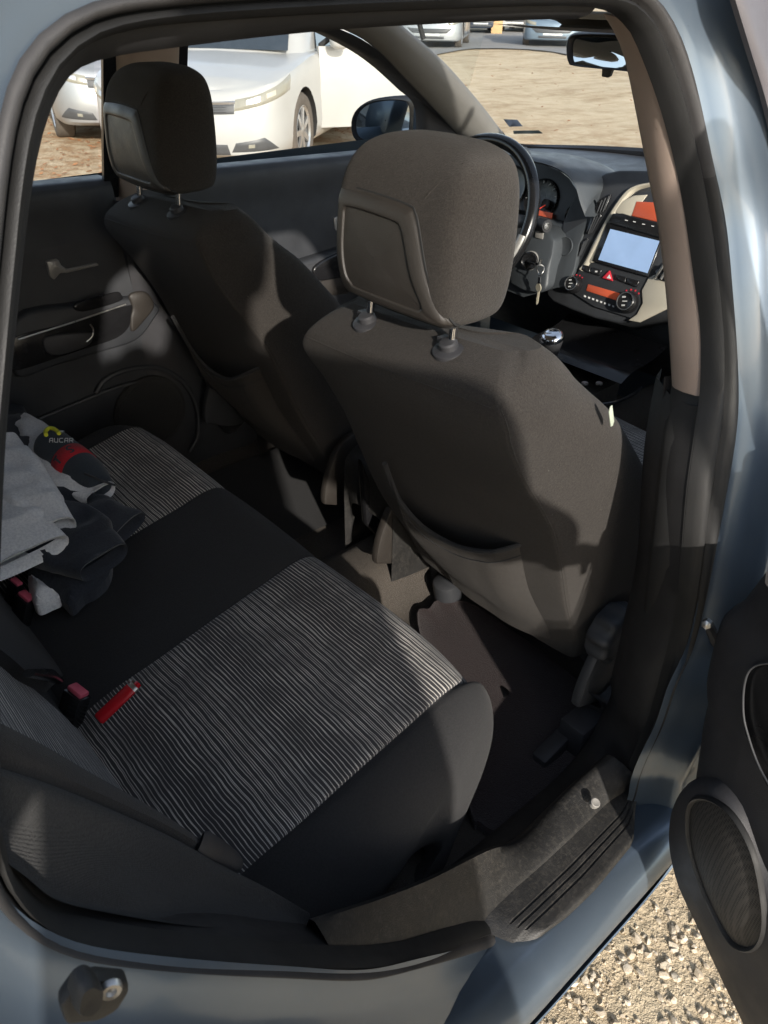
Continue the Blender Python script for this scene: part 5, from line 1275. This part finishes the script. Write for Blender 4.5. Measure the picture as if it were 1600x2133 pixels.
# ---- parked cars
def parked(label, nose, hdg, col, L=4.4, w=.87, H=1.46, detail=2, metal=.3, sedan=True, hood=.93, group=None, open_door=False, cowl=-1.12, nosez=.70, van=False):
    h = Vector((hdg[0], hdg[1], 0)).normalized(); rz = math.atan2(-h.x, h.y)
    t = thing('parked_car', label, 'car', (nose[0], nose[1], gz(nose[0], nose[1])), rz, group)
    pm = carpaint('car_paint_%d' % len(MATS), col, metal)
    base = [(0, 0), (.30*w, -.012), (.58*w, -.05), (.80*w, -.125), (.93*w, -.27), (.99*w, -.55), (w, -.95), (w, -L*.5), (.985*w, -L*.78), (.94*w, -L+.30), (.78*w, -L+.10), (.4*w, -L+.02), (0, -L)]
    PO = [Vector((p.x, p.y)) for p in cr([Vector((a, b, 0)) for a, b in base], 5)]; n = len(PO)
    def sh(y): return table(-y, [(0, nosez), (.18, nosez+.06), (.5, nosez+.12), (-cowl, hood), (L*.55, hood+.03), (L-.5, hood+.05), (L, hood+.0)])
    levels = [(.0, .07, .05), (.06, .02, .01), (.22, .0, 0), (.42, .0, -.0), (.55, .004, .012), (.66, .002, .02), (.80, .004, .035), (.92, .012, .06), (.98, .03, .085), (1.0, .06, .12)]
    def S(tv, k):     # tv in [-1,1] (sign = side), k in [0,1]
        a = abs(tv)*(n-1); i = min(int(a), n-2); p = PO[i].lerp(PO[i+1], a-i)
        ins = table(k, [(l[0], l[1]) for l in levels]); pb = table(k, [(l[0], l[2]) for l in levels])
        fr = max(0, 1-(-p.y)/.55)
        x = p.x*(1-ins*(.5+.5*(1-fr))); y = p.y-pb*fr
        z = lerp(.20, sh(p.y), k); return Vector((math.copysign(1, tv)*x, y, z))
    rows = []
    T = [i/(n-1) for i in range(n)]
    for k, *_ in levels: rows.append([S(tv, k) for tv in T]+[S(-tv, k) for tv in T[-2:0:-1]])
    mb = MB(); mb.grid(rows, False, True)
    m_ = len(rows[0]); top = rows[-1]
    # bonnet and deck: crowned sheet between the shoulder lines
    sheet = []
    for i in range(n):
        r = top[i]; l = top[(m_-i) % m_]
        sheet.append([l.lerp(r, f)+Vector((0, 0, .035*math.sin(f*math.pi)*min(1, i/6)*min(1, (n-1-i)/6))) for f in (0, .08, .25, .5, .75, .92, 1)])
    mb.grid(sheet); mb.grid([[rows[0][(m_-i) % m_], rows[0][i]] for i in range(n)], flip=True)
    body = mb.build('body', [pm, M['dark']], t, ang=40, weld=True, norm=True)
    wb = L*.60; wy = (-.86, -.86-wb); Rw = .315
    # wheel arches cut out of the body
    cut = MB()
    for y in wy:
        for s in (-1, 1): cut.lathe([(-.30, Rw+.045), (.2, Rw+.045)], (s*w, y, Rw), (s, 0, 0), 28, m=0)
    co = cut.build('arch_cut', M['dark'], None, norm=True); co.parent = t
    md = body.modifiers.new('b', 'BOOLEAN'); md.object = co; md.operation = 'DIFFERENCE'; md.solver = 'EXACT'
    bpy.context.view_layer.update(); dg = bpy.context.evaluated_depsgraph_get()
    nm = bpy.data.meshes.new_from_object(body.evaluated_get(dg)); body.modifiers.clear(); body.data = nm; nm.set_sharp_from_angle(angle=R(40))
    bpy.data.objects.remove(co)
    for y in wy:
        for s in (-1, 1):
            x0 = s*(w-.215); wl = MB().lathe([(0, Rw-.09), (0, Rw-.03), (.02, Rw), (.17, Rw), (.195, Rw-.02), (.20, Rw-.06), (.19, Rw-.10)], (x0, y, Rw), (s, 0, 0), 36, cap=False).build('wheel', M['tyre'], t, ang=50)
            mr = MB(); c = Vector((x0+s*.185, y, Rw))
            mr.lathe([(-.12, Rw-.10), (0, Rw-.095), (.006, Rw-.105), (-.01, Rw-.125)], c, (s, 0, 0), 36, cap=False); mr.lathe([(0, .055), (.008, .04), (.008, 0)], c-Vector((s*.012, 0, 0)), (s, 0, 0), 16, cap=False)
            if detail: 
                for q in range(7):
                    a = q*2*math.pi/7; d = Vector((0, math.cos(a), math.sin(a))); mr.box(c+d*.125-Vector((s*.014, 0, 0)), (.02, .17, .045), Matrix((Vector((1, 0, 0)), d, Vector((1, 0, 0)).cross(d))).transposed())
            mr.build('rim', M['rim'], wl); MB().lathe([(-.06, Rw-.10), (-.06, 0)], c, (s, 0, 0), 24, cap=False).build('hub_back', M['dark'], wl)
    # greenhouse
    bw, rw = .90*w, .66*w; b0, r0 = cowl+.06, cowl-.72; r1, b1 = (-L+1.25, -L+.62) if sedan else (-L+.55, -L+.12)
    if van: b0, r0, r1, b1, rw = cowl+.2, cowl-.35, -L+.15, -L+.03, .82*w
    zb = hood+.0
    BL = [(0, b0+.10), (bw*.6, b0+.06), (bw*.93, b0-.06), (bw, b0-.35), (bw*1.01, (b0+b1)/2), (bw*.98, b1+.25), (bw*.86, b1+.03), (0, b1)]
    RL = [(0, r0+.05), (rw*.6, r0+.03), (rw*.92, r0-.05), (rw, r0-.3), (rw, (r0+r1)/2), (rw*.97, r1+.2), (rw*.85, r1+.02), (0, r1)]
    def loop(LL, z): 
        q = [Vector((x, y, z)) for x, y in LL]; return q+[Vector((-p.x, p.y, z)) for p in q[-2:0:-1]]
    a, b = loop(BL, zb-.02), loop(RL, H-.06)
    rr = [a, [p.lerp(q, .5)+Vector((p.x*.03, 0, .01)) for p, q in zip(a, b)], b, [Vector((p.x*.93, p.y+(-.05 if p.y > (r0+r1)/2 else .05), H-.015)) for p in b], [Vector((p.x*.5, lerp(p.y, (r0+r1)/2, .3), H)) for p in b], [Vector((0, lerp(p.y, (r0+r1)/2, .5), H+.003)) for p in b]]
    MB().loft(rr, 4, 3, True).build('roof', pm, t, ang=45)
    def sheetg(c4, nm, off, mat=M['car_glass'], bulge=0):
        A_, B_, C_, D_ = [Vector(q) for q in c4]; nn = (B_-A_).cross(D_-A_).normalized(); 
        if nn.dot((A_+C_)/2-Vector((0, -L/2, .6))) < 0: nn = -nn
        rows = [[A_.lerp(B_, u).lerp(D_.lerp(C_, u), v)+nn*(off+bulge*math.sin(u*math.pi)*math.sin(v*math.pi)) for u in [i/6 for i in range(7)]] for v in [i/4 for i in range(5)]]
        return MB().grid(rows).build(nm, mat, t)
    sheetg(((-bw*.86, b0+.02, zb+.02), (bw*.86, b0+.02, zb+.02), (rw*.86, r0+.015, H-.075), (-rw*.86, r0+.015, H-.075)), 'windscreen', .012, bulge=.06)
    sheetg(((-bw*.78, b1+.03, zb+.03), (bw*.78, b1+.03, zb+.03), (rw*.8, r1+.02, H-.08), (-rw*.8, r1+.02, H-.08)), 'rear_window', .012, bulge=.05)
    for s in (-1, 1):
        ym = (b0+b1)/2+.12
        def sp(y, f): return (s*lerp(bw*1.0, rw*1.0, f), y, lerp(zb+.02, H-.075, f))
        sheetg((sp(b0-.42, .0), sp(ym+.05, 0), sp(ym+.05, .96), sp(r0-.16, .96)), 'side_window', .030)
        sheetg((sp(ym-.05, 0), sp(b1+.42, 0), sp(r1+.30, .96), sp(ym-.05, .96)), 'side_window', .030)
        if not van:
            mirr = MB().loft([[(s*(w-.02+d), cowl-.42+q[0]*k, hood+.07+q[1]*k) for q in ((-.05, -.05), (.05, -.055), (.06, .04), (-.04, .05))] for d, k in ((0, .4), (.05, .8), (.12, 1.25), (.20, 1.1), (.235, .5))], 3, 4, True, cap0=True, cap1=True)
            if not (open_door and s < 0): mirr.build('door_mirror', pm, t)
    # front: patches lying on the nose
    def patch(c4, nm, mat, off=.006, par=None, nu=10, nv=6, lab=None):
        rows = []
        for j in range(nv+1):
            v = j/nv; row = []
            for i in range(nu+1):
                u = i/nu; tv = lerp(lerp(c4[0][0], c4[1][0], u), lerp(c4[3][0], c4[2][0], u), v); k = lerp(lerp(c4[0][1], c4[1][1], u), lerp(c4[3][1], c4[2][1], u), v)
                e = .004; tt = tv if abs(tv) > 1e-4 else 1e-4
                p = S(tt, k); nn = (S(tt+e, k)-p).cross(S(tt, min(1, k+e))-S(tt, min(1, k+e)-e*2 if k+e > 1 else k-e)); nn.normalize()
                if nn.dot(p-Vector((0, -L/2, .5))) < 0: nn = -nn
                edge_ = .0 if 0 < i < nu and 0 < j < nv else -.9
                row.append(p+nn*off*(1+edge_))
            rows.append(row)
        return MB().grid(rows).build(nm, mat, par or t, label=lab)
    tt_ = lambda x: next(i for i, p in enumerate(PO) if p.x >= x*w or i > n*.4)/(n-1)
    a3, a6, a8, a9, a97 = tt_(.30), tt_(.55), tt_(.78), tt_(.91), tt_(.975)
    if detail == 2:
        for s in (-1, 1):
            hl = patch([(s*a6, .70), (s*a97, .80), (s*a97*1.04, .97), (s*a6*1.02, .86)], 'headlight', M['amber_lens'], .012)
            patch([(s*lerp(a6, a9, .2), .755), (s*lerp(a6, a9, .55), .785), (s*lerp(a6, a9, .55), .875), (s*lerp(a6, a9, .2), .845)], 'reflector', M['rim'], .016, hl)
            patch([(s*lerp(a6, a9, .65), .79), (s*lerp(a6, a9, .95), .815), (s*lerp(a6, a9, .95), .90), (s*lerp(a6, a9, .65), .88)], 'reflector', M['champagne'], .016, hl)
            fg = patch([(s*a6*.92, .10), (s*a9, .12), (s*a8*1.06, .30), (s*a6*1.0, .24)], 'fog_lamp_bezel', M['grille'], .006)
            patch([(s*lerp(a6, a8, .45), .155), (s*lerp(a6, a8, .75), .16), (s*lerp(a6, a8, .75), .225), (s*lerp(a6, a8, .45), .22)], 'fog_lamp', M['amber_lens'], .010, fg)
        patch([(-a6, .66), (a6, .66), (a6, .80), (-a6, .80)], 'grille', M['grille'], .008, nu=16)
        for k in (.69, .725, .76): patch([(-a6*.95, k-.006), (a6*.95, k-.006), (a6*.95, k+.006), (-a6*.95, k+.006)], 'grille_bar', M['dark'], .012, nu=16, nv=2)
        patch([(-a6*1.02, .80), (a6*1.02, .80), (a6*1.02, .845), (-a6*1.02, .845)], 'grille_trim', M['rim'], .014, nu=16, nv=2)
        patch([(-a6*.9, .06), (a6*.9, .06), (a6*.85, .22), (-a6*.85, .22)], 'lower_intake', M['grille'], .008, nu=16)
        pl_ = patch([(-a3*.95, .33), (a3*.95, .33), (a3*.95, .47), (-a3*.95, .47)], 'number_plate', M['plate_white'], .016)
        patch([(a3*.78, .335), (a3*.95, .335), (a3*.95, .465), (a3*.78, .465)], 'plate_band', M['plate_blue'], .018, pl_, 3, 3)
    else:
        for s in (-1, 1): patch([(s*a6, .70), (s*a97, .78), (s*a97*1.03, .95), (s*a6*1.02, .86)], 'headlight', M['amber_lens'], .014)
        patch([(-a6*.95, .36), (a6*.95, .36), (a8*.9, .58), (-a8*.9, .58)], 'grille', M['grille'], .010, nu=16)
        patch([(-a6*.8, .10), (a6*.8, .10), (a6*.8, .22), (-a6*.8, .22)], 'lower_intake', M['grille'], .010, nu=16)
        patch([(-a3*.9, .25), (a3*.9, .25), (a3*.9, .35), (-a3*.9, .35)], 'number_plate', M['plate_white'], .016)
    # door shut lines and handles, sills
    for s in (-1, 1):
        mk = MB()
        for y in (cowl-.30, (b0+b1)/2+.12, b1+.72):
            mk.tube([(s*(w*1.0+.002), y, z) for z in (.30, .5, .7, hood-.05)], .004, 5)
        mk.tube([(s*(w+.001), y, .31) for y in (cowl-.30, -L*.5, b1+.72)], .004, 5)
        if not (open_door and s < 0): mk.build('door_gap', M['dark'], t)
        for y in (cowl-1.12, b1+.86):
            if not (open_door and s < 0 and y > -L*.55): MB().box((s*(w+.012), y, hood-.16), (.022, .17, .028)).build('door_handle', pm, t, bev=.006)
    if open_door:
        ph = R(open_door); hg = Vector((-w+.01, cowl-.26, 0)); dd = Vector((-math.sin(ph), -math.cos(ph), 0)); dn = Vector((-math.cos(ph), math.sin(ph), 0))
        def dp(u, z, o=0): return hg+dd*u+Vector((0, 0, z))+dn*o
        rows = [[dp(u, z, .02*math.sin((z-.3)/.65*math.pi)-.01) for z in (.28, .42, .55, .68, .80, .90, .95)] for u in (0, .05, .3, .6, .95, 1.06)]
        mb = MB().loft(rows, 3, 3); r2 = [[p-dn*.075 for p in r] for r in rows]; mb.loft(r2, 3, 3, flip=True)
        mb.prism([dp(0, .28, -.012), dp(1.06, .28, -.012), dp(1.06, .95, -.012), dp(0, .95, -.012)], -dn*.06)
        od = mb.build('door', pm, t, ang=50, label='open driver side door')
        MB().tube([dp(.02, .95, -.04), dp(.30, 1.12, -.08), dp(.62, 1.34, -.15), dp(.95, 1.37, -.16), dp(1.05, 1.0, -.05)], .025, 8).build('window_frame', M['dark'], od)
        MB().poly([dp(.06, .95, -.04), dp(1.04, .95, -.04), dp(.95, 1.36, -.15), dp(.62, 1.32, -.14), dp(.30, 1.11, -.08)]).build('window_pane', M['glass'], od, smooth=False)
        c = dp(.14, 1.03, .11)
        MB().loft([[c+dd*q[0]*k+Vector((0, 0, q[1]*k))+dn*o for q in ((-.05, -.055), (.055, -.06), (.06, .05), (-.04, .055))] for o, k in ((-.12, .4), (-.06, .8), (.02, 1.35), (.10, 1.2), (.13, .5))], 3, 4, True, cap0=True, cap1=True).build('door_mirror', pm, od)
        MB().box(dp(.86, .80, .03), (.18, .03, .03), Matrix((dd, dn, Vector((0, 0, 1)))).transposed()).build('door_handle', pm, od, bev=.006)
    return t
WN_ = Vector((-5.91, 2.76, 0))+(at(610, 334, 'z', 0)-at(608, 311, 'z', 0))
parked('white saloon with hazy headlights and its driver door standing open', WN_+Vector((.06, .10, 0)), (.60, -.80), (.40, .40, .385), L=4.5, w=.87, detail=2, metal=.0, open_door=58, hood=.90, nosez=.69)
sc_ = parked('silver saloon with a diamond badge, seen through the far rear window', at(300, 253, 'z', .22), (.955, -.295), (.36, .37, .38), L=4.4, w=.84, detail=2, metal=.5, hood=.90, nosez=.70)
P_ = lambda x, y: at(x, y, 'z', 0)
def toward(p, turn=0):
    d = (CAM-p); d.z = 0; d.normalize(); return (d.x*math.cos(turn)-d.y*math.sin(turn), d.x*math.sin(turn)+d.y*math.cos(turn))
p = P_(1148, 101); parked('pale blue hatchback parked nose on beside the interior mirror', p, toward(p, .03), (.17, .23, .29), L=4.0, w=.86, detail=1, metal=.35, sedan=False, group=None)
p = P_(893, 103); parked('silver car at the top of the windscreen pillar, half hidden', p, toward(p, -.12), (.42, .44, .46), L=4.3, w=.86, detail=1, metal=.3, sedan=False)
p = P_(1000, 71); parked('dark blue car between the two ochre posts', p, toward(p, .1), (.030, .045, .075), L=4.3, w=.86, detail=1)
p = P_(1078, 69); parked('white van in the shade past the ochre posts', p, toward(p, -.15), (.78, .78, .76), L=4.6, w=.92, H=1.9, detail=1, metal=0, van=True, hood=1.05)
# badge on the silver car's grille: an open diamond
b = MB(); 
q = [(0, .10), (.055, 0), (0, -.10), (-.055, 0)]; q2 = [(x*.5, z*.5) for x, z in q]
for i in range(4):
    j = (i+1) % 4
    b.prism([(q[i][0], -.012, .595+q[i][1]*.75), (q[j][0], -.012, .595+q[j][1]*.75), (q2[j][0], -.012, .595+q2[j][1]*.75), (q2[i][0], -.012, .595+q2[i][1]*.75)], (0, .022, 0))
b.build('badge', M['chrome'], sc_, weld=True)
# ochre posts on the far side of the road
for (x, y), lab in (((962, 74), 'ochre plastered post left of the dark blue car'), ((1034, 71), 'ochre plastered post right of the dark blue car')):
    p = P_(x, y); d = toward(p); rzp = math.atan2(d[1], d[0])
    t = thing('gate_post', lab, 'post', p, rzp, 'ochre posts beyond the road')
    MB().box((0, 0, .8), (.38, .42, 1.6)).build('shaft', M['post'], t, bev=.02); MB().box((0, 0, 1.64), (.46, .50, .08)).loft([[(x*s_, y*s_, z) for x, y in ((-.22, -.24), (.22, -.24), (.22, .24), (-.22, .24))] for s_, z in ((1, 1.68), (.5, 1.75), (.02, 1.78))], 2, 1, True).build('cap', M['post'], t, bev=.0)
# ================================================================== THE PERSON HOLDING THE DOOR (stands behind the camera)
def skinned(name, nodes, edges, mat, parent=None, sub=2):
    me = bpy.data.meshes.new(name); me.from_pydata([n[0] for n in nodes], edges, []); o = bpy.data.objects.new(name, me); COL.objects.link(o)
    md = o.modifiers.new('s', 'SKIN'); md.use_smooth_shade = True
    for v, n in zip(me.skin_vertices[0].data, nodes): v.radius = n[1] if isinstance(n[1], tuple) else (n[1], n[1]); v.use_root = False
    me.skin_vertices[0].data[0].use_root = True
    sd_ = o.modifiers.new('d', 'SUBSURF'); sd_.levels = sub; sd_.render_levels = sub
    bpy.context.view_layer.update(); dg = bpy.context.evaluated_depsgraph_get()
    nm = bpy.data.meshes.new_from_object(o.evaluated_get(dg)); o.modifiers.clear(); o.data = nm; nm.materials.clear(); nm.materials.append(mat)
    for p in nm.polygons: p.use_smooth = True
    if parent is not None: o.parent = parent
    return o
PC_ = Vector((1.46, -.885, 0)); pf_ = Vector((-.74, .67, 0)); prr = Vector((.67, .74, 0)); Zv = Vector((0, 0, 1))
def pp(r, f, z): return PC_+prr*r+pf_*f+Zv*z
M['skin'] = plain('skin', (.50, .32, .24), .55)
M['jeans'] = fabric('denim', (.035, .045, .075)); M['coat'] = fabric('dark_coat', (.03, .03, .034)); M['hair'] = plain('dark_hair', (.03, .022, .018), .6); M['shoe'] = plain('shoe_leather', (.04, .035, .03), .5)
per = skinned('person', [(pp(0, 0, .96), (.16, .12)), (pp(0, .01, 1.15), (.17, .125)), (pp(0, .02, 1.34), (.18, .12)), (pp(0, .03, 1.47), (.10, .09)), (pp(0, .05, 1.55), .058), (pp(0, .07, 1.64), (.082, .098)), (pp(0, .07, 1.72), (.074, .09)),
    (pp(-.10, .0, .90), .09), (pp(-.11, .02, .52), .065), (pp(-.11, -.02, .12), .045), (pp(-.12, .13, .05), .04), (pp(.10, .0, .90), .09), (pp(.11, .02, .52), .065), (pp(.11, -.02, .12), .045), (pp(.12, .13, .05), .04)],
    [(0, 1), (1, 2), (2, 3), (3, 4), (4, 5), (5, 6), (0, 7), (7, 8), (8, 9), (9, 10), (0, 11), (11, 12), (12, 13), (13, 14)], M['jeans'])
tag(per, 'person in a dark coat standing at the open door with one hand on it', 'person')
hand_r = Vector((1.13, -.285, .950)); el_r = Vector((1.42, -.60, 1.18)); sh_r = pp(.21, .02, 1.40)
hand_l = CAM+Vector((.10, -.10, -.05)); el_l = pp(-.40, .02, 1.16); sh_l = pp(-.20, .02, 1.40)
skinned('coat', [(pp(-.06, 0, .74), (.39, .21)), (pp(-.06, .0, .96), (.385, .20)), (pp(-.05, .02, 1.20), (.35, .18)), (pp(0, .02, 1.40), (.22, .135)), (pp(0, .03, 1.50), (.085, .085)), (sh_r, .085), (el_r, .080), (hand_r.lerp(el_r, .28), .052), (sh_l, .085), (el_l, .062), (hand_l.lerp(el_l, .28), .046)],
    [(0, 1), (1, 2), (2, 3), (3, 4), (3, 5), (5, 6), (6, 7), (3, 8), (8, 9), (9, 10)], M['coat'], per)  # unseen coat, widened and left elbow set out to block more sun
for hd_, e in ((hand_r, el_r), (hand_l, el_l)):
    d = (hd_-e).normalized(); s_ = d.cross(Zv).normalized(); u_ = s_.cross(d)
    nodes = [(hd_-d*.06, (.026, .02)), (hd_, (.040, .017)), (hd_+d*.045, (.038, .014))]; ed = [(0, 1), (1, 2)]
    for k, (o_, l_) in enumerate(((-.030, .062), (-.010, .074), (.011, .070), (.030, .055))):
        b0 = len(nodes); nodes += [(hd_+d*.06+s_*o_, .0095), (hd_+d*(.06+l_*.5)+s_*o_*1.1-u_*.006, .009), (hd_+d*(.06+l_*.9)+s_*o_*1.1-u_*.026, .008)]; ed += [(2, b0), (b0, b0+1), (b0+1, b0+2)]
    b0 = len(nodes); nodes += [(hd_+d*.0-s_*.042, .012), (hd_+d*.035-s_*.062-u_*.01, .010), (hd_+d*.06-s_*.066-u_*.02, .0085)]; ed += [(1, b0), (b0, b0+1), (b0+1, b0+2)]
    skinned('hand', nodes, ed, M['skin'], per, 1)
hc_ = pp(0, .06, 1.70); MB().loft([[hc_+Vector((math.cos(a)*r*.088, math.sin(a)*r*.095, z)) for a in [2*math.pi*k/14 for k in range(14)]] for r, z in ((.95, -.10), (1.15, -.02), (1.12, .05), (.8, .10), (.1, .125))], 3, 2, True).build('hair', M['hair'], per)
#--MORE--
# ------------------------------------------------------------------ camera, light, world
cd = bpy.data.cameras.new('camera'); cam = bpy.data.objects.new('camera', cd); COL.objects.link(cam)
Mx = Matrix((CR, CU, -CF)).transposed().to_4x4(); Mx.translation = CAM; cam.matrix_world = Mx
cd.sensor_fit = 'HORIZONTAL'; cd.sensor_width = 36; cd.lens = 36*FPX/1600; cd.clip_end = 500; cd.clip_start = .02
cd.dof.use_dof = True; cd.dof.focus_distance = 1.1; cd.dof.aperture_fstop = 26
scene.camera = cam
SUN_AZ, SUN_EL = Vector((.923, -.385)), R(21)
sd = Vector((SUN_AZ.x*math.cos(SUN_EL), SUN_AZ.y*math.cos(SUN_EL), math.sin(SUN_EL)))
sl = bpy.data.lights.new('sun', 'SUN'); sl.energy = 6; sl.angle = R(.9); sl.color = (1, .93, .84)
so = bpy.data.objects.new('sun', sl); COL.objects.link(so); so.rotation_euler = sd.to_track_quat('Z', 'Y').to_euler(); so.location = sd*20
w = bpy.data.worlds.new('World'); scene.world = w; w.use_nodes = True; nt = w.node_tree
sk = nt.nodes.new('ShaderNodeTexSky'); sk.sky_type = 'NISHITA'; sk.sun_disc = False; sk.sun_elevation = SUN_EL; sk.sun_rotation = math.atan2(SUN_AZ.x, SUN_AZ.y)
bg = nt.nodes['Background']; bg.inputs[1].default_value = .33
hs = nt.nodes.new('ShaderNodeHueSaturation'); hs.inputs['Saturation'].default_value = .62; nt.links.new(sk.outputs[0], hs.inputs['Color']); nt.links.new(hs.outputs[0], bg.inputs[0])
scene.view_settings.view_transform = 'Standard'; scene.view_settings.look = 'None'; scene.view_settings.exposure = 0
scene.render.engine = 'CYCLES'; cy_ = scene.cycles
cy_.use_denoising = True
try: cy_.denoiser = 'OPENIMAGEDENOISE'
except Exception: pass
cy_.max_bounces = 8; cy_.diffuse_bounces = 4; cy_.glossy_bounces = 4; cy_.transparent_max_bounces = 12; cy_.caustics_reflective = False; cy_.caustics_refractive = False; cy_.sample_clamp_indirect = 4
